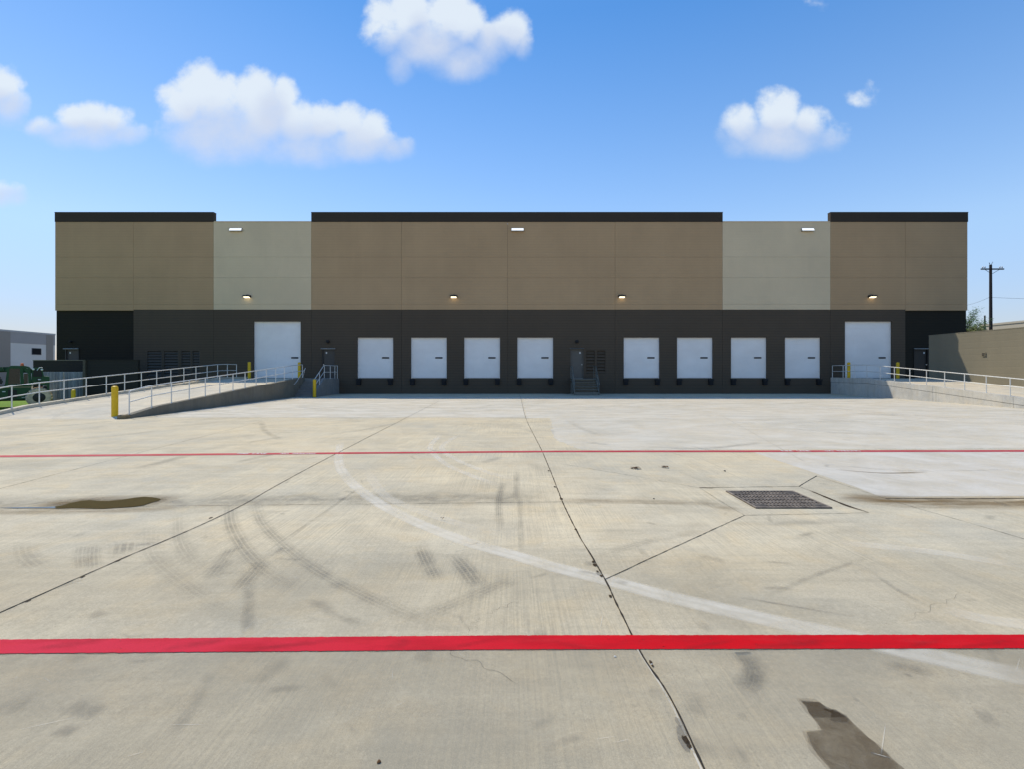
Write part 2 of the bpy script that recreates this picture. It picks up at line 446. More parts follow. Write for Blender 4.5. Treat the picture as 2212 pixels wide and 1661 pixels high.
# paler slabs, and painted darkening of the near ground
decal_poly([gp(1628, 978.5), gp(2420, 975), gp(2420, 1072), gp(1900, 1074), gp(1856, 1056), gp(1760, 1023)], 12, .75)
decal_poly([(-30, 0), (30, 0), (30, gp(2211, 1403.5)[1]), gp(2211, 1403.5), gp(1106, 1406.3), gp(0, 1415.6), (-30, gp(0, 1440)[1])], 11, 1.0, .001)  # foreground brightness falloff put into the concrete colour, no separate slab
decal_strip([(-12, 3.9), (0, 3.75), (12, 3.9)], 2.6, 11, .6, .0012, 0, (0, .3, .8, 1, .7, 0), step=.5, const_end=True)  # soft far edge of the painted foreground falloff
A903 = gp(1135, 903)
decal_poly([gp(330, 903), A903, gp(1126, 858), gp(560, 858)], 2, .85)
decal_poly([gp(1127, 858), gp(1136, 904), gp(1187, 904), gp(1192, 925), gp(1197, 949), gp(1222, 960), gp(1258, 973), gp(2420, 970), gp(2420, 858)], 2, .8, ruff=.10)
# joints
J = lambda pts, w=.016, mi=1, amp=1.0, wob=.006, jit=.4: decal_strip(pts, w, mi, amp, z=.004, fade=0, across=(1, 1), step=.05, jit=jit, wob=wob, const_end=True)
Aj = [(gp(1521, 1661)[0]+.02, -4.0), (gp(1521, 1661)[0], 1.2), gp(1521, 1661), gp(1446, 1507), gp(1375, 1395), gp(1306, 1253), gp(1243, 1144), gp(1213, 1081), gp(1170, 975), gp(1135, 903), gp(1125, 863), gp(1121, 853)]
J(Aj, .013)
decal_strip([(p[0]-.013, p[1]) for p in Aj[:5]], .010, 3, 1.1, z=.0035, fade=0, across=(1, 1), const_end=True, wob=.006)
Bj = [gp(-260, 1452), gp(0, 1325), gp(253, 1212.6), gp(496, 1106), gp(724, 982), gp(947, 868)]
J(Bj, .013)
J([gp(1306, 1253), gp(1455, 1184), gp(1607, 1114.5)], .010, 1, .85)
J([gp(-300, 1098), gp(0, 1097.5), gp(600, 1092), gp(1213, 1085.5)], .012, 7)
J([gp(-300, 1130), gp(0, 1056.6), gp(290, 982), gp(567, 911)], .013, 7)
J([gp(1912, 1078.4), gp(2211, 1078), gp(2500, 1078)], .02, 1)
J([gp(1912, 1078.4), gp(2118, 1138), gp(2260, 1180)], .012, 7)
J([gp(1210, 1003), gp(1360, 1028), gp(1510, 1055)], .010, 7)
J([gp(1725, 1052), gp(1763, 1029)], .014, 1)
J([gp(1763, 1029), gp(1912, 1078.4)], .010, 7)
J([gp(1510, 1054.8), gp(1725, 1051.8)], .016, 1, .7); J([gp(1725, 1051.8), gp(1876, 1109)], .010, 7)
J([gp(1876, 1109), gp(1607, 1114.5)], .010, 1, .7); J([gp(1607, 1114.5), gp(1510, 1054.8)], .010, 7, .7)
J([gp(330, 903), gp(700, 903), gp(1135, 903)], .03, 7, .7)
J([gp(-300, 1417.5), gp(0, 1414.8), gp(1106, 1405.6), gp(2211, 1402.8), gp(2500, 1402)], .007, 7, .95, .008)
J([gp(1560, 900), gp(1740, 1000)], .012, 7, .5); J([gp(1620, 862), gp(1760, 872), gp(1990, 905)], .02, 7, .5)
# spalls on the joints
def spall(x, y, r, mi=9):
    decal_poly([(x+r*(.7+.6*random.random())*math.cos(a)*.8, y+r*(.7+.6*random.random())*math.sin(a)*1.6) for a in [k*.7 for k in range(9)]], mi, .9, .0045)
for (px, py, r) in [(1281, 1215, .018), (1284, 1222, .022), (1290, 1236, .014), (1298, 1246, .016), (1318, 1290, .017), (1405, 1432, .012), (1409, 1440, .010), (1480, 1600, .020), (1487, 1612, .014),
                    (1212, 1079, .03), (1198, 1053, .025), (1185, 1018, .025), (253, 1213, .02), (178, 1248, .016), (60, 1300, .014), (455, 1120, .02), (398, 1151, .014), (1243, 1145, .02), (1375, 1396, .013)]:
    spall(*gp(px, py), r)
for (px, py, r) in [(1470, 1580, .03), (1476, 1605, .035), (1292, 1240, .03), (1467, 1562, .022)]:
    spall(*gp(px, py), r, 10)
# mud gap beside the drain
decal_strip([gp(1742, 1058), gp(1790, 1078), gp(1835, 1096), gp(1878, 1109)], (.05, .05), 9, 1, .0045, .25, (0, 1, 1, 1, 0), jit=.35)
decal_strip([gp(1508, 1054), gp(1545, 1056)], .07, 9, .9, .0045, .3, (0, 1, 0))
# stains in the valley
decal_strip([gp(1800, 1072), gp(2000, 1086), gp(2500, 1084)], .75, 5, .85, .0025, .12, (0, .7, 1, .6, 0), step=.3)
decal_strip([gp(1500, 1080), gp(1540, 1092), gp(1600, 1105)], .35, 5, .35, .0025, .2, (0, .7, 1, .6, 0))
decal_strip([gp(1200, 1082), gp(1400, 1085), gp(1540, 1090)], .3, 5, .4, .0025, .2, (0, .7, 1, .6, 0))
decal_strip([gp(-300, 1095), gp(200, 1088), gp(700, 1080), gp(1190, 1076)], .85, 8, .8, .0025, .05, (0, .5, 1, .6, 0), step=.3)
decal_strip([gp(-200, 1110), gp(180, 1105), gp(420, 1098)], .35, 5, .35, .0025, .2, (0, .7, 1, .6, 0))
# pale polished tyre arcs
c3 = (0, .9, 1, .8, 1, .9, 0)
decal_strip([L1(1450, 215), L1(1445, 300), L1(1480, 365), L1(1545, 425), L1(1660, 500), L1(1820, 575), L1(2010, 645), L1(2212, 702)] + [L2(200, 745), L2(430, 802), L2(650, 862), L2(900, 922), L2(1150, 980), L2(1400, 1032), L2(1800, 1125), L2(2212, 1215), L2(2500, 1270)], (.20, .26), 3, 1.0, .003, .05, c3)
decal_strip([L1(1560, 330), L1(1640, 440), L1(1800, 510), L1(2000, 575), L1(2212, 625)], .2, 3, .5, .003, .2, c3)
decal_strip([L1(1880, 180), L1(1835, 235), L1(1890, 300), L1(2000, 352), L1(2140, 405)], .16, 3, .8, .003, .15, c3)
decal_strip([L1(1960, 180), L1(1885, 235), L1(1950, 290), L1(2090, 345), L1(2212, 378)], .16, 3, .8, .003, .15, c3)
decal_strip([L2(1400, 640), L2(1800, 680), L2(2212, 745)], .22, 3, .6, .003, .2, c3)
decal_strip([L2(1850, 920), L2(2050, 970), L2(2300, 1000)], .2, 3, .5, .003, .2, c3)
# dark rubber tracks
T = lambda pts, w, a=.8, mi=4, fade=.2: decal_strip(pts, w, mi, a, .0035, fade, (0, .35, .8, 1, .9, .7, .3, 0))
T([L1(978, 475), L1(985, 560), L1(1030, 650), L1(1100, 730), L1(1170, 785), L1(1260, 840)], .22, .75)
T([L1(1085, 460), L1(1115, 550), L1(1195, 640), L1(1300, 725), L1(1420, 800), L1(1600, 890), L1(1800, 975), L1(1980, 1040)], .2, .6)
T([L1(1520, 415), L1(1380, 515), L1(1235, 618)], .07, .8, 8, .1)
T([L1(352, 655), L1(345, 700), L1(350, 755)], .16, .7); T([L1(400, 655), L1(395, 700), L1(400, 755)], .16, .65)
T([L1(1000, 655), L1(950, 725), L1(890, 800)], .2, .75); T([L1(1130, 715), L1(1075, 775), L1(1010, 850)], .22, .75)
T([L1(540, 640), L1(530, 690)], .3, .8); T([L1(1210, 660), L1(1170, 700)], .12, .7, 8)
T([L1(1790, 650), L1(1820, 720), L1(1865, 805)], .2, .95); T([L1(1925, 690), L1(1980, 750), L1(2040, 830)], .24, .85)
T([L1(1060, 810), L1(1062, 920), L1(1055, 1050)], .12, .6, 8); T([L1(1310, 875), L1(1420, 940), L1(1560, 1000)], .13, .6, 8)
T([L1(2212, 790), L1(2020, 870), L1(1790, 965)], .22, .55)
T([L1(2150, 370), L1(2128, 460), L1(2132, 600)], .14, .8); T([L1(2205, 330), L1(2200, 470)], .14, .6)
T([L1(800, 270), L1(690, 300), L1(575, 328)], .35, .8); T([L1(1190, 258), L1(1090, 282), L1(1000, 302)], .3, .7)
T([L1(1220, 190), L1(1120, 205), L1(1040, 220)], .3, .5); T([L1(1115, 125), L1(1130, 165), L1(1200, 205)], .25, .5, 8)
T([L1(2140, 275), L1(2050, 305)], .25, .6); T([L1(640, 560), L1(650, 690), L1(800, 830), L1(1000, 960)], .22, .35)
T([L1(100, 640), L1(110, 700), L1(180, 760)], .25, .35); T([L1(760, 520), L1(770, 640), L1(850, 760)], .2, .35)
T([L1(300, 1320), L1(380, 1360), L1(460, 1350)], .16, .8, 8); T([L1(720, 1480), L1(800, 1370), L1(900, 1200)], .10, .7, 8)
T([L1(230, 1440), L1(330, 1450)], .1, .6, 8); T([L1(1060, 1250), L1(1250, 1130)], .16, .5, 8)
T([L2(990, 1105), L2(1070, 1175), L2(1010, 1290)], .19, .95, 8, .12); T([L2(1000, 1110), L2(1060, 1190), L2(1030, 1280)], .13, .8, 4, .12)
T([L2(1540, 750), L2(1680, 850), L2(1830, 925)], .06, .6, 8); T([L2(380, 705), L2(600, 640), L2(860, 590)], .2, .4)
T([L2(900, 560), L2(1200, 560), L2(1500, 545)], .25, .4); T([L2(60, 430), L2(65, 560), L2(70, 700)], .1, .5)
T([L2(1000, 875), L2(1200, 910), L2(1500, 960)], .05, .7, 8); T([L2(2000, 1380), L2(2100, 1400)], .15, .7, 8)
T([L2(1100, 880), L2(1300, 790), L2(1560, 700)], .08, .45, 8); T([L2(620, 235), L2(850, 240), L2(1100, 215)], .3, .7)
T([L2(780, 230), L2(900, 250), L2(1100, 262)], .2, .6); T([L2(350, 215), L2(450, 225)], .4, .6, 8); T([L2(1480, 90), L2(1700, 100)], .8, .6, 8)
T([L2(1400, 330), L2(1600, 345), L2(1800, 342)], .12, .7, 5); T([L2(1300, 300), L2(1700, 335), L2(2212, 330)], .12, .4, 8)
for (xa, ya, xb, yb, w) in [(350, 600, 900, 560, .3), (1500, 480, 1900, 500, .35), (200, 60, 900, 50, .6), (1150, 150, 1700, 185, .5), (1300, 60, 2100, 120, .5), (900, 130, 1500, 120, .4), (260, 120, 420, 190, .3)]:
    T([L2(xa, ya), L2((xa+xb)/2, (ya+yb)/2+6), L2(xb, yb)], w, .3, 8)
for (xa, ya, xb, yb, w) in [(700, 80, 1100, 70, .5), (1250, 60, 1500, 75, .5), (100, 150, 500, 120, .5), (300, 200, 700, 160, .3), (1400, 180, 1700, 130, .3), (60, 220, 240, 210, .4), (1750, 60, 2100, 70, .5)]:
    T([L1(xa, ya), L1((xa+xb)/2, (ya+yb)/2+6), L1(xb, yb)], w, .35, 8)
# small scattered smudges and scrape marks
for _ in range(90):
    px, py = random.uniform(0, 2211), random.uniform(930, 1660)
    x, y = gp(px, py); a = random.uniform(0, math.pi); l = random.uniform(.05, .35)*(.4+y/8)
    T([(x, y), (x+l*math.cos(a)*.5, y+l*math.sin(a)*.5+random.uniform(-.03, .03)), (x+l*math.cos(a), y+l*math.sin(a))], random.uniform(.03, .16), random.uniform(.25, .6), 8)
for _ in range(34):
    px, py = random.uniform(0, 2211), random.uniform(1120, 1660)
    x, y = gp(px, py); a = random.uniform(0, math.pi); l = random.uniform(.05, .3)
    T([(x, y), (x+l*math.cos(a), y+l*math.sin(a))], random.uniform(.004, .009), 1.0, 3, .4)
# hairline cracks
def crack(p, q, w=.003, n=14, amp=.06):
    p, q = Vector(p), Vector(q); pts = []
    for k in range(n+1):
        t = k/n; o = (random.random()-.5)*amp*(0 if k in (0, n) else 1)
        pts.append(p.lerp(q, t)+Vector((q-p).orthogonal().normalized())*o)
    decal_strip(pts, w, 7, .9, .004, .1, (1, 1), step=.03)
crack(L1(1890, 1090), L1(2212, 1250)); crack(L1(2000, 1030), L1(2040, 960)); crack(L1(2070, 950), L1(2212, 890)); crack(L2(1700, 980), L2(1980, 845), .002)
# wet stain near the lower right
wet = [L2(*p) for p in [(1268,1322),(1335,1322),(1395,1352),(1420,1358),(1455,1385),(1500,1432),(1545,1470),(1600,1520),(1650,1570),(1700,1605),(1790,1700),(1400,1700),(1375,1605),(1335,1550),(1305,1500),(1282,1450),(1345,1442),(1330,1410),(1300,1375),(1285,1345)]]
decal_poly(wet, 6, .52, .003, .012); decal_poly([(x*1.0+.012*math.sin(k*2.1), y+.010*math.cos(k*1.7)) for k, (x, y) in enumerate(wet)], 6, .34, .0033, .02)
decal_poly([((x-wet[8][0])*1.05+wet[8][0], (y-wet[8][1])*1.05+wet[8][1]) for x, y in wet], 6, .22, .0026, .03)
for w_, a_ in ((.50, .75), (.9, .4)): decal_strip([gp(60, 1096), gp(150, 1088), gp(240, 1088), gp(330, 1084), gp(385, 1081)], w_, 5, a_, .0028, .25, (0, .7, 1, 1, .7, 0), step=.1)
tag(obj('yard', yard, mats, attr=True), kind='structure')

# fire lane stripes
def stripe(name, top, bot, mat, label):
    o = thing(name, (0, gp(CX, (top[len(top)//2][1]+bot[len(bot)//2][1])/2)[1], 0), label, 'road marking', 'red fire lane stripes')
    m = MB(); rows = []
    def interp(L, x):
        for (xa, ya), (xb, yb) in zip(L, L[1:]):
            if x <= xb: return ya+(yb-ya)*(x-xa)/(xb-xa)
        return L[-1][1]
    n = 1800
    for k in range(n+1):
        px = -500+(3300)*k/n
        a = gp(px, interp(top, px)); b = gp(px, interp(bot, px))
        ja = .004*mnoise.noise(Vector((px*.06, 0, 0)))+.004*mnoise.noise(Vector((px*.5, 0, 0)))+.003*mnoise.noise(Vector((px*1.9, 0, 0)))
        jb = .004*mnoise.noise(Vector((px*.06, 9, 0)))+.005*mnoise.noise(Vector((px*.5, 9, 0)))+.004*mnoise.noise(Vector((px*1.9, 9, 0)))
        rows.append((m.vert((a[0], a[1]+ja, G(a[1])+.005)), m.vert((b[0], b[1]+jb, G(b[1])+.005))))
    for (a, b), (c, d) in zip(rows, rows[1:]): m.face([a, b, d, c])
    obj('paint', m, mat, o)
    return o
s1 = stripe('fire_lane_stripe', [(-500, 1388), (0, 1383.8), (1106, 1374.6), (2211, 1373), (2800, 1373)], [(-500, 1419), (0, 1414), (1106, 1405), (2211, 1402.5), (2800, 1401)], M['red'],
       'wide bright red stripe painted across the concrete nearest the viewer')
s2 = stripe('fire_lane_stripe', [(-500, 986.2), (0, 985.0), (730, 978.4), (1200, 974.8), (2211, 973.6), (2800, 973)], [(-500, 990.6), (0, 989.0), (730, 981.9), (1200, 978.0), (2211, 977.2), (2800, 976.6)], M['red2'],
       'thin worn red stripe with white lettering, farther across the yard')
def lettering(txt, px0, px1, py):
    cu = bpy.data.curves.new('t', 'FONT'); cu.body = txt; cu.size = 1; cu.offset = .012; cu.resolution_u = 3
    ob = bpy.data.objects.new('t', cu); col.objects.link(ob); bpy.context.view_layer.update()
    me = bpy.data.meshes.new_from_object(ob); bpy.data.objects.remove(ob)
    xs = [v.co.x for v in me.vertices]; yy = [v.co.y for v in me.vertices]
    x0, x1, y0, y1 = min(xs), max(xs), min(yy), max(yy)
    a = gp(px0, py); b = gp(px1, py); hh = .115
    wx, wy, _ = W[s2]
    for v in me.vertices:
        X = a[0]+(b[0]-a[0])*(v.co.x-x0)/(x1-x0); Y = a[1]-hh/2+hh*(v.co.y-y0)/(y1-y0)
        v.co = (X-wx, Y-wy, G(Y)+.009)
    me.materials.clear(); me.materials.append(M['marking'])
    o = bpy.data.objects.new('lettering', me); col.objects.link(o); o.parent = s2; W[o] = W[s2]
    o['label'] = 'white letters reading ' + txt
for t_, a_, b_ in (('FIRE', 513.6, 537.5), ('LANE', 546, 575.5), ('NO', 607, 623), ('PARKING', 632, 681)): lettering(t_, a_, b_, 981.3)
for t_, a_, b_ in (('FIRE', 1687.5, 1711), ('LANE', 1721, 1749), ('NO', 1783, 1799), ('PARKING', 1809, 1856)): lettering(t_, a_, b_, 975.6)

_keep = yard; random.seed(21); msc = decal('scuff', (.10, .03, .03), .25, .7, 9.0, k=.32)
for (px, l, a_, w_) in [(150, .5, .5, .08), (420, .4, .35, .10), (640, .7, .6, .07), (860, .4, 1.2, .12), (1010, .45, .5, .06), (1230, .4, 2.3, .07), (1530, .5, .4, .06), (1700, .8, .22, .10), (1985, .5, .5, .07), (2120, .6, .2, .05)]:
    yard = MB(); x, y = gp(px, 1395); decal_strip([(x-l*math.cos(a_)/2, max(y-.06, y-l*math.sin(a_)/2)), (x, y), (x+l*math.cos(a_)/2, min(y+.06, y+l*math.sin(a_)/2))], w_, 0, .8, .0075, .3, (0, .6, 1, .6, 0))
    obj('tyre_scuff', yard, msc, s1, attr=True)
yard = _keep
# puddle
pd = MB()
up = [(100,402),(0,402)]
Z3 = lambda x, y: gp((100+x/5.53)*.8, (1300+y/5.53)*.8)
pts = [(-560,404),(-200,398),(100,396),(250,388),(380,372),(500,335),(650,303),(800,292),(900,302),(1050,308),(1250,288),(1450,255),(1600,240),(1720,248),(1800,262),(1850,275),(1810,300),(1700,330),(1600,365),(1480,388),(1300,400),(1150,408),(1000,420),(850,418),(700,411),(500,408),(320,416),(200,410),(0,408),(-300,412)]
pp = []
for (a, b) in zip(pts, pts[1:]+pts[:1]):
    for k in range(5): pp.append(Z3(a[0]+(b[0]-a[0])*k/5, a[1]+(b[1]-a[1])*k/5))
zp = max(G(p[1]) for p in pp)+.006
pd.face([pd.vert((p[0], p[1], zp)) for p in pp])
tag(obj('puddle_water', pd, M['water']), kind='structure')

# drain grate
gc = [gp(1569.6, 1064), gp(1708.8, 1062.4), gp(1796, 1098.4), gp(1633.2, 1101.2)]
gx0 = (gc[0][0]+gc[3][0])/2; gx1 = (gc[1][0]+gc[2][0])/2; gy1 = (gc[0][1]+gc[1][1])/2; gy0 = (gc[2][1]+gc[3][1])/2
gz = G((gy0+gy1)/2)
gt = thing('drain_grate', ((gx0+gx1)/2, (gy0+gy1)/2, gz), 'square rusty iron storm drain grate set in the concrete yard', 'drain')
m = MB(); zt = max(G(gy0), G(gy1))+.007
m.box(gx0, gx1, gy0, gy1, zt-.004, zt-.0015); obj('pit_shade', m, M['hole'], gt)  # thin black sheet under the bars, painted in as the drain's darkness
m = MB(); wd = .03
m.box(gx0, gx1, gy0, gy0+wd, zt, zt+.012); m.box(gx0, gx1, gy1-wd, gy1, zt, zt+.012)
m.box(gx0, gx0+wd, gy0+wd, gy1-wd, zt, zt+.012); m.box(gx1-wd, gx1, gy0+wd, gy1-wd, zt, zt+.012)
obj('frame', m, M['steelgrate'], gt)
m = MB(); n = 19; wx = (gx1-gx0-2*wd)
for k in range(1, n):
    x = gx0+wd+wx*k/n; m.box(x-.0085, x+.0085, gy0+wd, gy1-wd, zt, zt+.008)
for k in range(1, 6):
    y = gy0+(gy1-gy0)*k/6; m.box(gx0+wd, gx1-wd, y-.014, y+.014, zt+.001, zt+.0095)
for (cx_, cy_) in ((gx0+wd, gy0+wd), (gx1-wd-.16, gy0+wd), (gx0+wd, gy1-wd-.16), (gx1-wd-.16, gy1-wd-.16)):
    for k in range(5): m.box(cx_, cx_+.16, cy_+.034*k, cy_+.034*k+.012, zt+.002, zt+.0125)
obj('bars', m, M['steelgrate'], gt)

# litter
def clump(px, py, s, label, seed, n=14, mat='deadleaf', name='leaf_litter', cat='leaf litter'):
    rnd = random.Random(seed); m = MB(); x, y = gp(px, py)
    for _ in range(n):
        a = rnd.uniform(0, 6.28); l = rnd.uniform(.4, 1)*s*.45; cx_ = x+rnd.gauss(0, s*.35); cy_ = y+rnd.gauss(0, s*.22); z = G(cy_)+.008+rnd.uniform(0, .02)
        c, q = math.cos(a), math.sin(a)
        i = [m.vert(p) for p in ((cx_-l*c, cy_-l*q, z), (cx_+l*.35*q, cy_-l*.35*c, z+.008), (cx_+l*c, cy_+l*q, z+.012), (cx_-l*.35*q, cy_+l*.35*c, z+.01))]
        m.face(i)
    tag(obj(name, m, M[mat], origin=(x, y, G(y))), label, cat, 'dead leaves on the yard')
clump(1372, 1013.5, .13, 'small brown leaf clump just past the drain grate, the left one of two', 1, 24)
clump(1437, 1011.5, .10, 'smaller brown leaf clump right of another beyond the drain grate', 2, 18)
clump(955, 1124, .05, 'single brown dead leaf lying beside the pale curved tyre track', 3, 4)
def rock(px, py, s, mat, name, label, cat, lx=1.0):
    x, y = gp(px, py); m = MB(); rnd = random.Random(int(px))
    m.lathe((x, y, G(y)+s*.45), [(s*.2, -s*.45), (s*.8, -s*.3), (s*1.0, 0), (s*.7, s*.35), (s*.2, s*.5)], n=9, jag=lambda k, r, h: 1+.3*math.sin(k*2.3+px)*.6)
    for i, (a, b, c) in enumerate(m.v): m.v[i] = (x+(a-x)*lx, b, c)
    tag(obj(name, m, M[mat], origin=(x, y, G(y)), smooth=True), label, cat)
rock(818, 1648, .011, 'deadleaf', 'acorn', 'brown acorn on the concrete at the bottom edge of the view', 'acorn', .8)
rock(1328, 1420, .008, 'pebble', 'pebble', 'white pebble just in front of the near red stripe', 'pebble')
rock(1407, 1437, .007, 'pebble', 'pebble', 'tiny grey pebble lodged in the joint in front of the red stripe', 'pebble')
rock(1565, 1019, .02, 'black', 'pebble', 'dark pebble between the leaf clumps and the drain grate', 'pebble')
rock(1412, 1079, .014, 'black', 'pebble', 'dark speck of stone left of the drain grate', 'pebble')

# ------------------------------------------------------------------ warehouse
wh = thing('warehouse', (0, D, 0), 'long tan, greige and charcoal concrete warehouse with a row of white dock doors', 'warehouse')
ZB, ZC, ZT, ZL = 6.44, 13.10, 13.84, -.8
seams = [119, 288, 461, 672, 867, 1096, 1328, 1560, 1793, 1955, 2089]
SX = [xw(p) for p in seams]
docks = [xw(p) for p in (771.3, 887, 1002, 1117)] + [xw(p) for p in (1346.8, 1462, 1578.5, 1695)]
DW, DZ0, DZ1 = 2.72, 1.22, 4.33
BD = [(xw(547.2), xw(649)), (xw(1824.6), xw(1926.3))]; BZ1 = 5.55
mand = [(xw(694.7), xw(722.3), 'l', 'mandoor2'), (xw(1232), xw(1260), 'r', 'mandoor'), (xw(139.2), xw(168.2), 'l', 'mandoor2'), (xw(1975), xw(2006), 'r', 'mandoor3')]
louv = [(316, 349.5, 1.35, 3.35), (352, 385.3, 1.35, 3.35), (390, 412, 1.35, 3.35), (414, 431.6, 1.35, 3.35), (1264.7, 1285.5, 1.55, 3.38), (1288, 1308.2, 1.55, 3.38)]
openings = [(x, x+DW, DZ0, DZ1) for x in docks] + [(a, b, 1.22, BZ1) for a, b in BD] + [(a, b, 1.22, 3.44) for a, b, _, _ in mand] + [(xw(a), xw(b), c, d) for a, b, c, d in louv]

def panel(mb, x0, x1, z0, z1, yf, ops=(), depth=.3, gap=.007):
    x0 += gap; x1 -= gap
    ops = [o for o in ops if o[0] < x1 and o[1] > x0]
    xs = sorted({x0, x1} | {min(max(v, x0), x1) for o in ops for v in (o[0], o[1])}); zs = sorted({z0, z1} | {v for o in ops for v in (o[2], o[3])})
    for a, b in zip(xs, xs[1:]):
        for c, d in zip(zs, zs[1:]):
            mx_, mz_ = (a+b)/2, (c+d)/2
            if any(o[0] < mx_ < o[1] and o[2] < mz_ < o[3] for o in ops): continue
            mb.quad((a, yf, c), (b, yf, c), (b, yf, d), (a, yf, d))
    yb = yf+depth
    mb.quad((x0, yf, z0), (x0, yf, z1), (x0, yb, z1), (x0, yb, z0)); mb.quad((x1, yf, z0), (x1, yb, z0), (x1, yb, z1), (x1, yf, z1))
    mb.quad((x0, yf, z1), (x1, yf, z1), (x1, yb, z1), (x0, yb, z1)); mb.quad((x0, yf, z0), (x0, yb, z0), (x1, yb, z0), (x1, yf, z0))
    for (a, b, c, d) in ops:
        a2, b2 = max(a, x0), min(b, x1)
        mb.quad((a2, yf, c), (a2, yb, c), (a2, yb, d), (a2, yf, d)); mb.quad((b2, yf, c), (b2, yf, d), (b2, yb, d), (b2, yb, c))
        mb.quad((a2, yf, d), (a2, yb, d), (b2, yb, d), (b2, yf, d)); mb.quad((a2, yf, c), (b2, yf, c), (b2, yb, c), (a2, yb, c))
for i, (a, b) in enumerate(zip(SX, SX[1:])):
    end = i in (0, 9); white = i in (2, 8)
    if i == 7: pass
    yf = D + (.10 if end else 0)
    m = MB(); panel(m, a, b, ZL, (6.37 if end else ZB)-.004, yf, openings)
    o = obj('lower_wall', m, M['darker' if end else 'dark'], wh)
    greige = i in (2, 7)
    m = MB(); zz = [6.37 if end else ZB, 6.86, 8.87, 10.44, ZC-.004]
    for c, d in zip(zz, zz[1:]): panel(m, a, b, c+.005, d-.005, D-.004)
    obj('upper_wall', m, M['greige' if greige else 'tan'], wh)
for a, b in ((119, 461.5), (672.5, 1560), (1793, 2089.5)):
    m = MB(); m.box(xw(a)-.008, xw(b)+.008, D-.03, D+.3, ZC, ZT-.05); m.box(xw(a)-.018, xw(b)+.018, D-.045, D+.31, ZT-.05, ZT)
    o = obj('parapet_band', m, M['band'], wh)
for a, b in ((461, 672.5), (1560, 1793)):
    m = MB(); m.box(xw(a)+.04, xw(b)-.04, D-.03, D+.3, ZC-.002, ZC+.05); obj('coping', m, M['greige'], wh)
m = MB(); xa, xb = SX[0]+.02, SX[-1]-.02; m.box(xa, xb, D+.31, D+.45, ZL, ZC-.1); obj('backing_wall', m, M['seam'], wh)
m = MB(); m.box(xa-.02, xa+.25, D+.46, D+60, ZL, ZC); m.box(xb-.25, xb+.02, D+.46, D+60, ZL, ZC); m.box(xa, xb, D+60, D+60.3, ZL, ZC); obj('side_wall', m, M['tan'], wh)
m = MB(); m.box(xa+.26, xb-.26, D+.46, D+59.9, ZC-1.2, ZC-1.0); obj('roof', m, M['roof'], wh)

def ohdoor(x0, w, z0, z1, wx0, wx1, label=None):
    m = MB(); n = round((z1-z0)/.53); yf = D+.17; h = (z1-z0)/n
    for k in range(n):
        a, b = z0+h*k+.006, z0+h*(k+1)-.006
        m.box(x0+.04, x0+w-.04, yf, yf+.05, a, b)
        for r_ in (.33, .66): m.box(x0+.10, x0+w-.10, yf-.006, yf+.001, a+(b-a)*r_-.012, a+(b-a)*r_+.012)
    m.box(x0+.05, x0+w-.05, yf+.02, yf+.07, z0+.01, z1-.01)
    o = obj('dock_door', m, M['door'], wh, origin=(x0, D, z0))
    if label: o['label'] = label
    m = MB(); m.box(x0+.003, x0+.05, D+.13, D+.16, z0, z1); m.box(x0+w-.05, x0+w-.003, D+.13, D+.16, z0, z1); m.box(x0+.05, x0+w-.05, D+.13, D+.16, z1-.06, z1-.003)
    obj('track_frame', m, M['door'], o)
    m = MB(); m.box(x0+wx0, x0+wx1, yf-.02, yf-.008, 2.735, 2.845); obj('window', m, M['glass'], o)
    m = MB(); m.box(x0+.04, x0+w-.04, yf-.015, yf+.04, z0, z0+.05); obj('bottom_seal', m, M['drip'], o)
    return o
d0 = ohdoor(docks[0], DW, DZ0, DZ1, 1.83, 2.38)
for x in docks[1:]: copy_tree(d0, (x, 0, DZ0), wh)
ohdoor(BD[0][0], BD[0][1]-BD[0][0], 1.22, BZ1, 2.79, 3.33, 'tall white overhead door at the top of the left ramp')
ohdoor(BD[1][0], BD[1][1]-BD[1][0], 1.22, BZ1, 2.67, 3.20, 'tall white overhead door at the top of the right ramp')
# bumpers
def bumper(x, z1=1.19):
    m = MB(); w = .30
    for k in range(8):                                    # laminated rubber pads between end plates
        a = x+.015+k*(w-.03)/8; m.box(a, a+(w-.03)/8-.006, D-.19, D-.012, z1-.50, z1-.03)
    m.box(x-.012, x+.010, D-.15, D-.002, z1-.46, z1-.02); m.box(x+w-.010, x+w+.012, D-.15, D-.002, z1-.46, z1-.02)
    m.box(x-.03, x+w+.03, D-.21, D-.003, z1-.17, z1); m.box(x+.02, x+w-.02, D-.012, D-.001, z1-.52, z1)
    b = obj('dock_bumper', m, M['black'], wh, origin=(x, D, z1))
    return b
b0 = bumper(docks[0]-.01)
first = True
for x in docks:
    for dx in (-.01, DW-.34):
        if first: first = False; continue
        copy_tree(b0, (x+dx, 0, 1.19), wh)
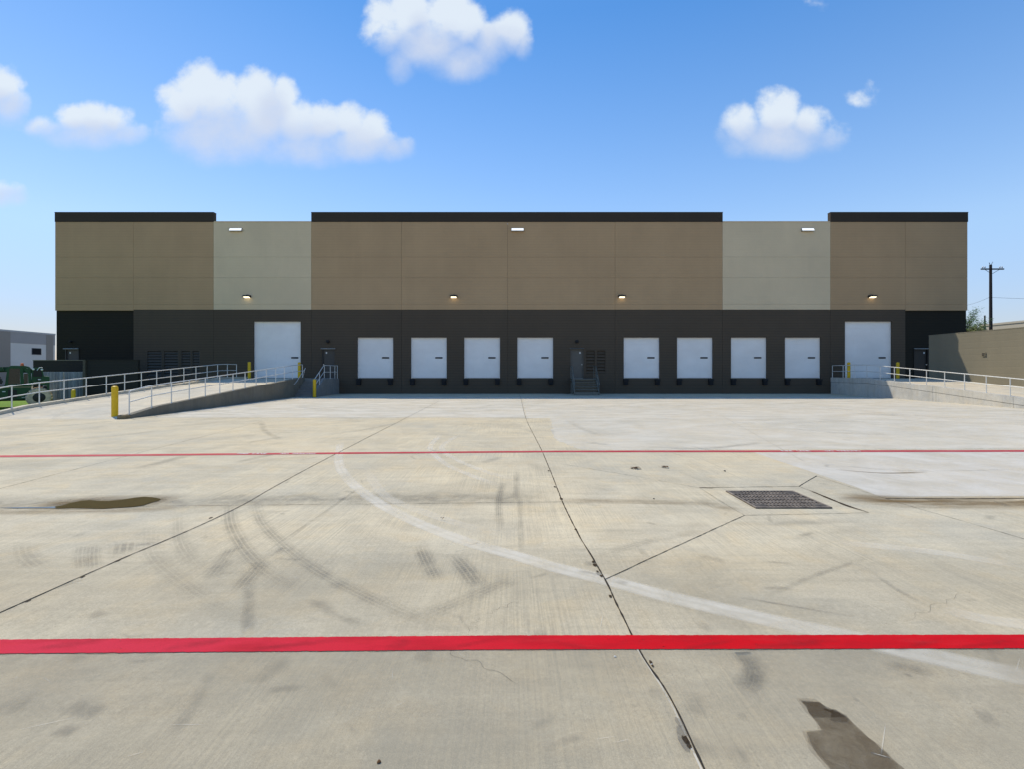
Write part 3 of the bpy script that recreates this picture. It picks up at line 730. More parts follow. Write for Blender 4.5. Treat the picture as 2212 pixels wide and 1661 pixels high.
# man doors
for a, b, side, mt in mand:
    m = MB(); m.box(a+.05, b-.05, D+.15, D+.19, 1.235, 3.39); o = obj('door', m, M[mt], wh, origin=(a, D, 1.22))
    m = MB(); m.box(a, a+.05, D+.05, D+.20, 1.22, 3.44); m.box(b-.05, b, D+.05, D+.20, 1.22, 3.44); m.box(a+.05, b-.05, D+.05, D+.20, 3.39, 3.44)
    obj('door_frame', m, M[mt], o)
    m = MB(); m.prism([(D-.09, 3.45), (D-.004, 3.45), (D-.004, 3.52), (D-.09, 3.475)], 'x', a-.06, b+.06); obj('drip_cap', m, M['mandoor' if mt == 'mandoor' else 'drip'], o)
    kx = a+.11 if side == 'l' else b-.11
    m = MB(); m.lathe((kx, D+.15, 2.27), [(.035, 0), (.035, -.02), (.012, -.025), (.012, -.05), (.034, -.055), (.034, -.08)], 'y', 12)
    obj('handle', m, M['steel'], o)
    sx = a+.30 if side == 'l' else b-.25
    m = MB(); m.box(sx-.05, sx+.05, D+.142, D+.149, 3.11, 3.23); obj('number_plate', m, M['white'], o)
    m = MB(); m.box(a+.05, b-.05, D+.02, D+.2, 1.222, 1.242); obj('threshold', m, M['drip'], o)
for i, (a, b, c, d) in enumerate(louv):
    a, b = xw(a), xw(b); m = MB(); e = .05
    m.box(a, a+e, D+.01, D+.14, c, d); m.box(b-e, b, D+.01, D+.14, c, d); m.box(a+e, b-e, D+.01, D+.14, c, c+e); m.box(a+e, b-e, D+.01, D+.14, d-e, d)
    fr = obj('louver_vent', m, M['dark' if i > 3 else 'louver'], wh, origin=(a, D, c))
    m = MB(); n = 9 if i < 4 else 7
    for k in range(n):
        z = c+e+(d-c-2*e)*(k+.5)/n; h = (d-c-2*e)/n*.42
        m.prism([(D+.02, z-h), (D+.04, z-h), (D+.15, z+h), (D+.13, z+h)], 'x', a+e, b-e)
    obj('slats', m, M['dark' if i > 3 else 'louver'], fr)
    m = MB(); m.box(a+.01, b-.01, D+.2, D+.22, c+.01, d-.01); obj('backing', m, M['hole' if i < 4 else 'band'], fr)

# fixtures on the wall
def wallpack(px, label):
    x = xw(px); z = zw(640)
    t = thing('wall_light', (x, D, z), label, 'wall light', 'dark wall lights halfway up the facade')
    m = MB(); m.prism([(D-.008, z+.10), (D-.20, z+.09), (D-.30, z+.02), (D-.30, z-.03), (D-.19, z-.04), (D-.008, z-.09)], 'x', x-.26, x+.26)
    m.box(x-.08, x+.08, D-.10, D-.008, z+.10, z+.14); m.box(x-.10, x+.10, D-.006, D-.005, z-.12, z+.12)
    obj('housing', m, M['fixture'], t)
    m = MB(); m.prism([(D-.285, z-.025), (D-.29, z-.05), (D-.17, z-.075), (D-.05, z-.10), (D-.05, z-.075)], 'x', x-.20, x+.20); obj('lens', m, M['lens'], t)
wallpack(535, 'dark wall light glowing warm on the left pale panel above the tall door')
wallpack(980, 'dark wall light glowing warm on the tan wall above the left four dock doors')
wallpack(1342, 'dark wall light glowing warm on the tan wall above the fifth dock door')
wallpack(1881.5, 'dark wall light glowing warm on tan wall above the right tall door')
def parapet_glow(px, label):
    x = xw(px); z = zw(496); t = thing('parapet_oblong', (x, D, z), label, 'flood light', 'glowing white oblongs near the parapet')
    m = MB(); m.prism([(D-.006, z+.13), (D-.07, z+.13), (D-.16, z-.07), (D-.16, z-.11), (D-.006, z-.11)], 'x', x-.47, x+.47); obj('housing', m, M['drip'], t)
    m = MB(); m.prism([(D-.074, z+.115), (D-.083, z+.115), (D-.166, z-.065), (D-.157, z-.065)], 'x', x-.45, x+.45); obj('lens', m, M['oblong_glow'], t)  # front face made to glow; kind of object unknown
parapet_glow(510, 'glowing white oblong high on the left pale wall panel')
parapet_glow(1117.5, 'glowing white oblong high at the middle of the tan wall')
parapet_glow(1743, 'glowing white oblong high on the right pale wall panel')
def roundlight(px, label, s=.13):
    x = xw(px); z = zw(737.2); t = thing('door_light', (x, D, z), label, 'wall light', 'small dark lights above the exit doors')
    m = MB(); m.lathe((x, D-.005, z), [(s, 0), (s, -.05), (s*.85, -.12), (s*.5, -.15)], 'y', 16); m.box(x-s*.8, x+s*.8, D-.14, D-.02, z+s*.4, z+s*.75)
    obj('housing', m, M['black'], t, smooth=True)
roundlight(708.4, 'small round dark light above the door beside the left ramp stairs')
roundlight(1245.5, 'small round dark light above the door in the middle of the facade')
roundlight(153.8, 'small dark light above the door at the far left end', .09)

# ------------------------------------------------------------------ ramps
def ramp_profile_l(y):
    if y < 17.8: return G(y)-.02
    if y < 19.6:
        t = (y-17.8)/1.8; return (G(17.8)-.02)*(1-t)+(.079*19.6-1.38)*t
    return min(1.22, .079*y-1.38)
def ramp_profile_r(y): return G(y)-.02 if y < 17.1 else min(1.22, max(G(y)+.008, 1.22-.086*(32.4-y)))
YS = [16.5, 17.8, 19.6, 20.5, 22, 24, 26, 28, 30, 31.5, 32.4, 32.95, 33.4, 36.19]
XL = -14.5
rl = thing('loading_ramp', (-17.2, 27, 0), 'concrete ramp with railings climbing to the left tall door', 'ramp', 'concrete ramps')
m = MB()
for a, b in zip(YS[1:], YS[2:]):
    m.quad((KX+.01, a, ramp_profile_l(a)), (XL-.27, a, ramp_profile_l(a)), (XL-.27, b, ramp_profile_l(b)), (KX+.01, b, ramp_profile_l(b)))
obj('ramp_surface', m, M['ramp'], rl)
def wallstrip(mb, x0, x1, ys, top, bot):
    for a, b in zip(ys, ys[1:]):
        ta, tb, ba, bb = top(a), top(b), bot(a), bot(b)
        mb.quad((x0, a, ta), (x1, a, ta), (x1, b, tb), (x0, b, tb))
        mb.quad((x1, a, ba), (x1, b, bb), (x1, b, tb), (x1, a, ta)); mb.quad((x0, a, ba), (x0, a, ta), (x0, b, tb), (x0, b, bb))
    a, b = ys[0], ys[-1]
    mb.quad((x0, a, bot(a)), (x1, a, bot(a)), (x1, a, top(a)), (x0, a, top(a))); mb.quad((x0, b, bot(b)), (x0, b, top(b)), (x1, b, top(b)), (x1, b, bot(b)))
ysl = [18.15, 19.6, 20.5, 22, 24, 26, 28, 30, 31.5, 32.4, 32.95, 33.4]
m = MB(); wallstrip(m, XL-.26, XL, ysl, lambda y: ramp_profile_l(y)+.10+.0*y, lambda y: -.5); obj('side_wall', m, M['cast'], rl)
m = MB(); m.bbox(XL-.28, XL+.02, 17.85, 18.14, -.3, G(18)+.15, .02); obj('end_block', m, simple('end_block', (.22, .17, .09), .9, 0, .3, 8), rl)
m = MB(); wallstrip(m, KX-.22, KX, [12, 16, 17.79, 17.81, 19.6, 20.5, 24, 28, 31.5, 32.95, 36.1], lambda y: ramp_profile_l(y)+.13, lambda y: -.8); obj('kerb', m, M['ramp'], rl)
# landing + stairs beside the left ramp
LX = -13.1
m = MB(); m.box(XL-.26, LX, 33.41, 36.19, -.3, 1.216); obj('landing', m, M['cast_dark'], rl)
st = thing('stairs', (-13.8, 32.6, 0), 'shaded concrete stairs between the left ramp wall and a yellow bollard', 'stairs')
m = MB(); nst = 7; run = (33.40-31.85)/(nst-1)
prof = [(31.85, -.3)]
for k in range(nst):
    z = 1.216*(k+1)/nst; y = 31.85+run*k; prof += [(y, z)] + ([(y+run, z)] if k < nst-1 else [])
prof = [(31.85, -.3)]
for k in range(nst-1):
    z = 1.216*(k+1)/nst; prof += [(31.85+run*k, z-.02), (31.83+run*k, z-.02), (31.83+run*k, z), (31.85+run*(k+1), z)]
prof += [(33.40, -.3)]
m.prism(prof, 'x', XL+.005, LX-.16); obj('steps', m, M['cast_dark'], st)
m = MB(); m.prism([(31.8, -.3), (31.8, .28), (33.38, 1.30), (33.40, 1.30), (33.40, -.3)], 'x', LX-.155, LX); obj('cheek_wall', m, M['cast_dark'], st)

def railing(name, xs, posts, base, label, group, mat='galv', rails=None, returns=True, hh=.90, mid=.47, r=.024):
    t = thing(name, (xs, posts[0], base(posts[0])), label, 'railing', group)
    for y in posts:
        m = MB(); m.tube([(xs, y, base(y)-.02), (xs, y, base(y)+hh)], r*.9, 8); m.lathe((xs, y, base(y)), [(.05, 0), (.05, .012)], n=10)
        obj('post', m, M[mat], t, origin=(xs, y, base(y)), smooth=True)
    yy = rails or posts
    def run_(h):
        pts = [(xs, y, base(y)+h) for y in yy]
        return pts
    m = MB(); P = run_(hh)
    if returns:
        a = P[0]; P = [(a[0], a[1], base(a[1])+mid), (a[0], a[1]-.0, a[2]-.06), (a[0], a[1]+.02, a[2]-.02), (a[0], a[1]+.07, a[2])] + P[1:]
        P = P[1:]
    m.tube(P, r, 10); obj('top_rail', m, M[mat], t, smooth=True)
    m = MB(); m.tube(run_(mid), r*.9, 10); obj('mid_rail', m, M[mat], t, smooth=True)
    return t
kt = lambda y: ramp_profile_l(y)+.13
railing('railing', KX-.11, [15.76+1.113*k for k in range(18)], kt, 'galvanised pipe railing on the outer kerb of the left ramp', 'pipe railings on the ramps')
wt = lambda y: ramp_profile_l(y)+.10
railing('railing', XL-.12, [18.24+1.13*k for k in range(13)]+[33.3], wt, 'galvanised pipe railing on the yard side wall of the left ramp', 'pipe railings on the ramps')
# stair handrails
def poly_rail(name, posts, top, mid, label, group, mat='galv', r=.022, loc=None):
    t = thing(name, loc or top[0], label, 'railing', group)
    for (x, y, za, zb) in posts:
        m = MB(); m.tube([(x, y, za), (x, y, zb)], r*.9, 8); obj('post', m, M[mat], t, origin=(x, y, za), smooth=True)
    m = MB(); m.tube(top, r, 8); obj('top_rail', m, M[mat], t, smooth=True)
    m = MB(); m.tube(mid, r*.85, 8); obj('mid_rail', m, M[mat], t, smooth=True)
    return t
sx = LX-.07
poly_rail('stair_rail', [(sx, 31.85, .28, 1.22), (sx, 32.65, .78, 1.7), (sx, 33.5, 1.2, 2.17), (sx, 34.6, 1.2, 2.17), (sx, 35.5, 1.2, 2.17), (sx, 36.0, 1.2, 2.17)],
          [(sx, 31.7, 1.12), (sx, 31.85, 1.22), (sx, 33.42, 2.17), (sx, 36.05, 2.17)], [(sx, 31.85, .78), (sx, 33.42, 1.7), (sx, 36.05, 1.7)],
          'galvanised stair rail beside the left stairs and around their landing', 'stair rails', loc=(sx, 31.85, .28))
m = MB(); hx = XL+.07; m.tube([(hx, 31.6, .86), (hx, 31.9, 1.0), (hx, 33.35, 1.98)], .018, 8)
t = thing('handrail', (hx, 31.7, .8), 'dark wall handrail fixed to the ramp wall left of the stairs', 'handrail')
obj('rail', m, M['galv'], t, smooth=True)
m = MB(); m.tube([(XL, 32.1, 1.03), (hx, 32.1, 1.1)], .01, 6)
m.tube([(XL-.1, 33.3, 1.3), (hx, 33.3, 1.93)], .012, 6); obj('bracket', m, M['galv'], t)

# right ramp
rr = thing('loading_ramp', (27, 27, 0), 'concrete ramp with one railing and a grooved side wall climbing to the right tall door', 'ramp', 'concrete ramps')
YR = [17.0, 17.6, 18.4, 22, 26, 30, 32.4, 36.19]
m = MB()
for a, b in zip(YR, YR[1:]):
    m.quad((RX0+.27, a, ramp_profile_r(a)), (RX1, a, ramp_profile_r(a)), (RX1, b, ramp_profile_r(b)), (RX0+.27, b, ramp_profile_r(b)))
m.quad((RX1, 34.0, 1.22), (SX[-1], 34.0, 1.22), (SX[-1], 36.19, 1.22), (RX1, 36.19, 1.22)); m.quad((RX1, 34.0, -.8), (SX[-1], 34.0, -.8), (SX[-1], 34.0, 1.22), (RX1, 34.0, 1.22))
obj('ramp_surface', m, M['ramp'], rr)
rt = lambda y: ramp_profile_r(y)+.07
jts = [18.6, 23.0, 27.4, 31.8, 36.18]
for a, b in zip(jts, jts[1:]):
    m = MB(); wallstrip(m, RX0, RX0+.26, [a+.008] + [y for y in (20, 22, 24, 26, 28, 30, 32.4, 34) if a+.1 < y < b-.1] + [b-.008], rt, lambda y: rt(y)-.35)
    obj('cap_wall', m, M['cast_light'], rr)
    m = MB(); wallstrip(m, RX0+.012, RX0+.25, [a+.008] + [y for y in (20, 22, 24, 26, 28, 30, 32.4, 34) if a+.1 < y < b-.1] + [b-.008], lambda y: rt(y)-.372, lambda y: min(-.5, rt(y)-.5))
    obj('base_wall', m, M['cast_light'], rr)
m = MB(); wallstrip(m, RX0+.05, RX0+.2, [18.6, 22, 26, 30, 32.4, 36.18], lambda y: rt(y)-.03, lambda y: -.6); obj('joint_filler', m, M['seam'], rr)
railing('railing', RX0+.14, [15.05+1.174*k for k in range(19)], rt, 'galvanised pipe railing along the top of the right ramp wall', 'pipe railings on the ramps', returns=False)

# steel stairs in the middle
ms = thing('steel_stairs', (5.3, 35, 0), 'dark painted steel stairs up to the middle exit door', 'stairs')
sx0, sx1 = 4.42, 6.20
m = MB(); ns = 6
for k in range(ns):
    z = 1.2*(k+1)/ns; y = 33.95+.21*k
    m.box(sx0+.03, sx1-.03, y, y+.25, z-.035, z); m.box(sx0+.03, sx1-.03, y+.235, y+.249, z-.17, z-.036)
    m.box(sx0+.03, sx1-.03, y-.012, y, z-.045, z+.003)
m.box(sx0+.03, sx1-.03, 33.96, 33.975, .02, .165)
obj('treads', m, M['railpaint'], ms)
m = MB(); m.box(sx0, sx1, 35.21, 36.18, 1.15, 1.2); obj('platform', m, M['railpaint'], ms)
for xx in (sx0, sx1-.028):
    m = MB(); m.prism([(33.86, -.002), (34.05, -.002), (35.25, 1.02), (36.17, 1.02), (36.17, 1.24), (35.15, 1.24), (33.86, .16)], 'x', xx, xx+.028); obj('stringer', m, M['railpaint'], ms)
for xx in (sx0+.05, sx1-.05):
    for yy in (35.3, 36.05):
        m = MB(); m.box(xx-.03, xx+.03, yy-.03, yy+.03, 0, 1.15); obj('leg', m, M['railpaint'], ms)
for xx in (sx0+.015, sx1-.015):
    tp = [(xx, 33.75, .80), (xx, 33.9, .98), (xx, 35.2, 2.12), (xx, 36.1, 2.12)]
    m = MB(); m.tube(tp, .02, 8); m.tube([(p[0], p[1], p[2]-.42) for p in tp[1:]], .016, 8); obj('handrail', m, M['railpaint'], ms, smooth=True)
    for (yy, za, zb) in ((33.92, .1, .98), (34.55, .6, 1.54), (35.2, 1.1, 2.12), (36.05, 1.2, 2.12)):
        m = MB(); m.tube([(xx, yy, za), (xx, yy, zb)], .018, 8); obj('baluster', m, M['railpaint'], ms, smooth=True)
# gutter strip at foot of wall: thin concrete footing
# bollards
def bollard(x, y, z, label, h=1.2, r=.105):
    t = thing('bollard', (x, y, z), label, 'bollard', 'yellow steel bollards')
    m = MB(); m.lathe((x, y, z), [(r, -.2), (r, h-.07), (r*.98, h-.055), (r*.86, h-.022), (r*.55, h-.004), (r*.15, h)], n=24)
    obj('post', m, M['yellow'], t, smooth=True)
    m = MB(); m.lathe((x, y, z), [(r+.035, .0), (r+.03, .008)], n=20, jag=lambda k, r_, h_: 1+.08*math.sin(k*1.7)); obj('grout_ring', m, M['cast'], t)
bx, by = gp(247.8, 903.5)
bollard(bx, by, G(by), 'yellow bollard standing in the open yard at the foot of the left ramp', 1.23, .108)
bollard(-19.2, 34.9, 1.22, 'yellow bollard left of the left tall overhead door', 1.22)
bollard(-15.55, 34.9, 1.22, 'yellow bollard right of the left tall overhead door', 1.20)
bollard(-13.05, 31.55, G(31.5), 'yellow bollard at the foot of the stairs by the left ramp', 1.25)
bollard(24.62, 34.9, 1.22, 'yellow bollard left of the right tall overhead door')
bollard(28.2, 34.9, 1.22, 'yellow bollard right of the right tall overhead door')
bollard(-26.0, 28.3, -.6, 'yellow bollard in front of the grey corrugated gate', 1.22)

# perimeter wall
pw = thing('perimeter_wall', (RX1, 33.9, 1.2), 'tall plain olive beige wall running along the right ramp', 'wall')
m = MB(); m.box(RX1, RX1+.28, -25, 33.9, -.8, 4.27); obj('wall_body', m, M['perim'], pw)
m = MB(); m.box(RX1-.012, RX1+.292, -25, 33.912, 4.272, 4.32); obj('coping', m, M['perim'], pw)
yb_ = RX1*F/(2125.4-CX); zb_ = zw(764.6, yb_)
t = thing('outlet_box', (RX1, yb_, zb_), 'small square box fixed on the sunlit wall by the right ramp', 'utility box')
m = MB(); m.box(RX1-.05, RX1-.002, yb_-.42, yb_+.42, zb_-.015, zb_+.015) if 0 else m.box(RX1-.06, RX1-.002, yb_-.12, yb_+.12, zb_-.11, zb_+.11); obj('frame', m, M['perim'], t)
m = MB(); m.box(RX1-.064, RX1-.0605, yb_-.09, yb_+.09, zb_-.07, zb_-.015); m.box(RX1-.064, RX1-.0605, yb_-.09, yb_+.09, zb_+.015, zb_+.07); obj('cover', m, M['fixture'], t)

# ------------------------------------------------------------------ left side: lawn, enclosure, machine, neighbour
def lawn_z(x, y=25):
    x_ = KX-.22
    if x > x_-5: return .10-.70*(x_-x)/5
    return -.6
def lawn_top(x, y): return min(lawn_z(x) + max(0, ramp_profile_l(y)-.1)*0, .2)
m = MB(); xs_ = [KX-.2, KX-2, KX-5.2, -60, -120]
for a, b in zip(xs_, xs_[1:]): m.quad((b, 15.5, lawn_z(b)), (a, 15.5, lawn_z(a)), (a, 60, lawn_z(a)), (b, 60, lawn_z(b)))
tag(obj('lawn_ground', m, M['grass']), kind='structure')
m = MB(); rnd = random.Random(3)
for _ in range(26000):
    x = rnd.uniform(-33, KX-.22); y = rnd.uniform(17, 27)
    z = lawn_z(x); h = rnd.uniform(.03, .09); a = rnd.uniform(0, 6.28); w = .008; dx, dy = math.cos(a)*w, math.sin(a)*w; lx, ly = rnd.gauss(0, .02), rnd.gauss(0, .02)
    m.face([m.vert((x-dx, y-dy, z)), m.vert((x+dx, y+dy, z)), m.vert((x+lx, y+ly, z+h))])
tag(obj('grass', m, M['grass']), 'bright green grass beside the left ramp kerb', 'grass', kind='stuff')

en = thing('enclosure_wall', (-34, 34, -.6), 'dark block wall behind the corrugated gate and green machine', 'wall', 'low dark walls at the left end')
m = MB(); m.box(-34.1, -30.35, 34.0, 34.2, -.8, 2.52); m.box(-34.1, -33.9, 34.21, 35.9, -.8, 2.52); obj('wall_body', m, M['pier'], en)
m = MB(); m.box(-34.12, -30.34, 33.98, 34.22, 2.522, 2.57); obj('coping', m, M['perim'], en)
en2 = thing('enclosure_wall', (-29.3, 33, -.6), 'dark block wall with a lighter end, right of the corrugated gate', 'wall', 'low dark walls at the left end')
m = MB(); m.box(-29.46, -25.9, 33.05, 33.25, -.8, 2.52); obj('wall_body', m, M['pier'], en2)
m = MB(); m.box(-29.62, -29.47, 32.95, 33.3, -.8, 2.55); obj('pier', m, paintwall('pier_paint', (.12, .10, .07), .2), en2)
m = MB(); m.box(-29.46, -25.9, 33.03, 33.27, 2.522, 2.56); obj('coping', m, M['pier'], en2)
gtx0, gtx1 = xw(92, 33.1), xw(182.6, 33.1)
ga = thing('gate', ((gtx0+gtx1)/2, 33.1, -.5), 'pale grey corrugated metal gate between the dark block walls', 'gate')
for (a, b) in ((gtx0, (gtx0+gtx1)/2-.02), ((gtx0+gtx1)/2+.02, gtx1)):
    m = MB(); n = int((b-a)/.055); prev = None
    for k in range(n+1):
        x = a+(b-a)*k/n; y = 33.1+(.02 if k % 4 < 2 else -.02)
        cur = (m.vert((x, y, -.5)), m.vert((x, y, 1.70)))
        if prev: m.face([prev[0], cur[0], cur[1], prev[1]])
        prev = cur
    p_ = obj('gate_leaf', m, M['corr'], ga)
    m = MB(); m.box(a, b, 33.13, 33.17, -.5, -.42); m.box(a, b, 33.13, 33.17, 1.62, 1.71); m.box(a, a+.06, 33.125, 33.17, -.42, 1.62); m.box(b-.06, b, 33.125, 33.17, -.42, 1.62)
    obj('frame', m, M['galv'], p_)

# telehandler: local metres, +x is its rear (towards the ramp), scaled about its own size
TX, TY, TZ = -29.88, 30.81, -.58          # rear lower corner
th = thing('telehandler', (TX, TY, TZ), 'green telescopic handler with dusty tyres parked on grass at the left edge', 'telehandler')
th.rotation_euler = (0, 0, R(44))
TS = .70
def P(x, z): return (TX-x*TS, TZ+z)
def pr(name, pts, y0, y1, mat, par=th):
    m = MB(); m.prism([P(*p) for p in pts], 'y', TY+y0, TY+y1)
    o = obj(name, m, M[mat], par); return o
ch = pr('chassis', [(.05, .55), (.0, .75), (.02, 1.25), (.35, 1.30), (.5, 1.15), (2.2, 1.10), (5.0, 1.0), (5.6, .9), (5.6, .55), (4.9, .45), (1.6, .42), (.4, .45)], .25, 2.0, 'mblack')
pr('counterweight', [(-.02, .62), (-.04, 1.93), (.05, 2.00), (.42, 2.02), (.50, 1.96), (.52, 1.46), (.14, 1.36), (.10, .62)], .02, 2.2, 'green')
hd = pr('engine_hood', [(.30, 1.50), (.34, 2.05), (.42, 2.40), (.55, 2.56), (1.0, 2.58), (1.12, 2.45), (1.15, 1.50)], .10, .95, 'green')
m = MB(); m.prism([P(*p) for p in [(.42, 1.98), (.50, 2.38), (.62, 2.46), (.95, 2.46), (1.02, 2.38), (1.05, 1.98)]], 'y', TY+.085, TY+.0985)
for k in range(5): m.box(TX-1.0*TS, TX-.48*TS, TY+.07, TY+.084, TZ+2.02+.08*k, TZ+2.045+.08*k)
obj('grille', m, M['mblack'], hd)
m = MB(); m.box(TX-.80*TS, TX-.44*TS, TY+.08, TY+.097, TZ+1.70, TZ+1.90); obj('panel', m, M['mblack'], hd)
m = MB(); m.box(TX-.72*TS, TX-.52*TS, TY+.07, TY+.079, TZ+1.77, TZ+1.84); obj('emblem', m, M['white'], hd)
for xx, zz in ((.46, 2.44), (1.02, 2.46)):
    m = MB(); m.lathe((TX-xx*TS, TY+.09, TZ+zz), [(.06, 0), (.065, -.04), (.04, -.06)], 'y', 12); obj('lamp', m, M['white'], th)
m = MB(); m.tube([(TX-.42*TS, TY+.06, TZ+2.56), (TX-.62*TS, TY+.06, TZ+2.58), (TX-.78*TS, TY+.05, TZ+2.38)], .022, 8); obj('grab_rail', m, M['galv'], th)
# cab: green posts and roof, glass inside
cb = MB()
cb.prism([P(*p) for p in [(1.20, 2.52), (1.30, 2.62), (1.55, 2.68), (2.4, 2.68), (2.62, 2.58), (2.78, 2.38), (2.66, 2.36), (2.5, 2.50), (1.32, 2.52)]], 'y', TY+.02, TY+1.0)
cb.prism([P(*p) for p in [(1.15, 1.30), (1.20, 2.52), (1.36, 2.52), (1.34, 1.30)]], 'y', TY+.03, TY+.12)
cb.prism([P(*p) for p in [(1.60, 1.30), (1.66, 2.52), (1.86, 2.52), (1.84, 1.30)]], 'y', TY+.03, TY+.12)
cb.prism([P(*p) for p in [(2.62, 1.30), (2.52, 2.50), (2.64, 2.50), (2.82, 1.30)]], 'y', TY+.03, TY+.12)
cb.prism([P(*p) for p in [(1.15, 1.30), (2.82, 1.30), (2.82, 1.52), (1.15, 1.50)]], 'y', TY+.025, TY+.125)
cb.prism([P(*p) for p in [(1.36, 2.18), (1.36, 2.50), (1.62, 2.50), (1.62, 2.38)]], 'y', TY+.035, TY+.11)
cb.prism([P(*p) for p in [(1.15, 1.30), (1.20, 2.52), (1.30, 2.52), (1.30, 1.30)]], 'y', TY+.85, TY+.98)
cb.prism([P(*p) for p in [(2.66, 1.30), (2.54, 2.50), (2.64, 2.50), (2.80, 1.30)]], 'y', TY+.85, TY+.98)
ca = obj('cab', cb, M['green'], th)
m = MB(); m.box(TX-1.62*TS, TX-1.36*TS, TY+.07, TY+.08, TZ+1.5, TZ+2.2); m.prism([P(*p) for p in [(1.86, 1.52), (1.86, 2.50), (2.52, 2.50), (2.63, 1.52)]], 'y', TY+.07, TY+.08); obj('side_glass', m, M['mglass'], ca)
m = MB(); m.box(TX-1.95*TS, TX-1.5*TS, TY+.3, TY+.8, TZ+1.35, TZ+1.55); m.box(TX-1.6*TS, TX-1.48*TS, TY+.3, TY+.8, TZ+1.55, TZ+2.1); obj('seat', m, M['mblack'], ca)
m = MB(); m.lathe((TX-1.75*TS, TY+.5, TZ+2.68), [(.09, 0), (.09, .03), (.075, .05), (.075, .15), (.04, .18)], n=14); obj('beacon', m, M['orange'], ca, smooth=True)
bm_ = MB(); bm_.prism([P(*p) for p in [(.5, 2.16), (.5, 2.42), (2.6, 2.62), (6.6, 2.42), (6.6, 2.12), (2.6, 2.30)]], 'y', TY+1.08, TY+1.45)
obj('boom', bm_, M['green'], th)
m = MB(); m.prism([P(*p) for p in [(2.9, 2.38), (3.0, 2.60), (7.6, 2.36), (7.8, 1.2), (7.6, 1.2), (7.4, 2.10)]], 'y', TY+.55, TY+.95); obj('boom_head', m, M['green'], th)
pr('side_tank', [(1.2, .60), (1.15, 1.28), (3.3, 1.28), (3.3, .60), (3.1, .52), (1.4, .52)], .05, .24, 'green')
pr('step', [(2.05, .60), (2.05, 1.12), (2.6, 1.12), (2.6, .60)], .0, .049, 'mblack')
m = MB(); m.box(TX-2.95*TS, TX-2.75*TS, TY-.02, TY+.0, TZ+1.0, TZ+1.05); m.box(TX-1.75*TS, TX-1.15*TS, TY+.03, TY+.048, TZ+.62, TZ+.65); obj('decal_plate', m, M['white'], th)
m = MB(); m.tube([(TX-3.0*TS, TY-.05, TZ+1.55), (TX-3.05*TS, TY-.06, TZ+2.0)], .018, 8); m.box(TX-3.2*TS, TX-2.95*TS, TY-.08, TY-.05, TZ+1.55, TZ+1.85); obj('mirror', m, M['mblack'], th)
def wheel(x, y):
    r = .61; c = (TX-x*TS, TY+y, TZ+r)
    m = MB(); n = 72
    m.lathe(c, [(.25, -.19), (.29, -.21), (.51, -.21), (.565, -.18), (.57, -.08), (.57, .08), (.565, .18), (.51, .21), (.29, .21), (.25, .19)], 'y', n)
    for k in range(20):
        for sgn in (-1, 1):
            a = 2*math.pi*(k+(.5 if sgn > 0 else 0))/20; a2 = a+.17
            q = []
            for (aa, yy) in ((a, sgn*.005), (a+.10, sgn*.005), (a2+.10, sgn*.21), (a2, sgn*.21)):
                for rr_ in (.55, .625 if abs(yy) < .1 else .61): q.append(m.vert((c[0]+rr_*math.cos(aa), c[1]+yy, c[2]+rr_*math.sin(aa))))
            m.face([q[1], q[3], q[5], q[7]])
            for i_ in range(4): m.face([q[2*i_], q[(2*i_+2) % 8], q[(2*i_+3) % 8], q[2*i_+1]])
            a3 = a2; w_ = []
            for (aa, yy, rr_) in ((a3, .21, .61), (a3+.10, .21, .61), (a3+.11, .225, .51), (a3-.01, .225, .51)):
                w_.append(m.vert((c[0]+rr_*math.cos(aa), c[1]+sgn*yy, c[2]+rr_*math.sin(aa))))
            m.face(w_)
    wl = obj('wheel', m, M['tyre'], th, origin=c)
    m = MB(); m.lathe(c, [(.30, -.205), (.295, -.222), (.20, -.226), (.16, -.24), (.06, -.245), (.02, -.25)], 'y', 28); obj('rim', m, M['rim'], wl, smooth=True)
for (x, y) in ((.64, .02), (.64, 2.2), (4.35, .02), (4.35, 2.2)): wheel(x, y)
# second lower boom behind cab, lights
m = MB(); m.lathe((TX-3.02*TS, TY+.0, TZ+1.70), [(.09, .05), (.09, -.02), (.05, -.04)], 'y', 14); obj('lamp', m, M['mglass'], th)

# neighbour building on the left
nb = thing('neighbour_building', (-87, 60, -.7), 'long pale warehouse with brown piers behind the green machine', 'building')
XN = -87.0
def nd(px): return XN*F/(px-CX)
ztn = zw(719.9, nd(117.4))
ye = nd(118.6)
m = MB(); m.box(XN-40, XN, 20, ye, -.8, ztn-2.2); obj('wall', m, M['nb_white'], nb)
m = MB(); m.box(XN-40, XN+.02, 20, ye+.02, ztn-2.2+.003, ztn-.3); obj('upper_band', m, simple('nb_band', (.44, .39, .36), .85, 0, .05, .3), nb)
m = MB(); m.box(XN-40.1, XN+.06, 19.9, ye+.06, ztn-.297, ztn); obj('parapet', m, simple('nb_cap', (.55,.51,.48), .8), nb)
for (a, b) in ((-30, 22), (99.5, 114.5)):
    m = MB(); m.box(XN-.1, XN+.05, nd(a), nd(b), -.8, ztn-.31); obj('pier', m, M['nb_brown'], nb)
ya, yb2 = nd(68.2), nd(88.9); z0_, z1_ = zw(765.4, (ya+yb2)/2), zw(751.2, (ya+yb2)/2)
m = MB(); m.box(XN-.1, XN+.03, ya, yb2, z0_, z1_); wn = obj('window', m, simple('nb_frame', (.08, .08, .09), .5), nb)
m = MB(); m.box(XN+.031, XN+.05, ya+.12, yb2-.12, z0_+.1, z1_-.1); obj('pane', m, M['glass'], wn)

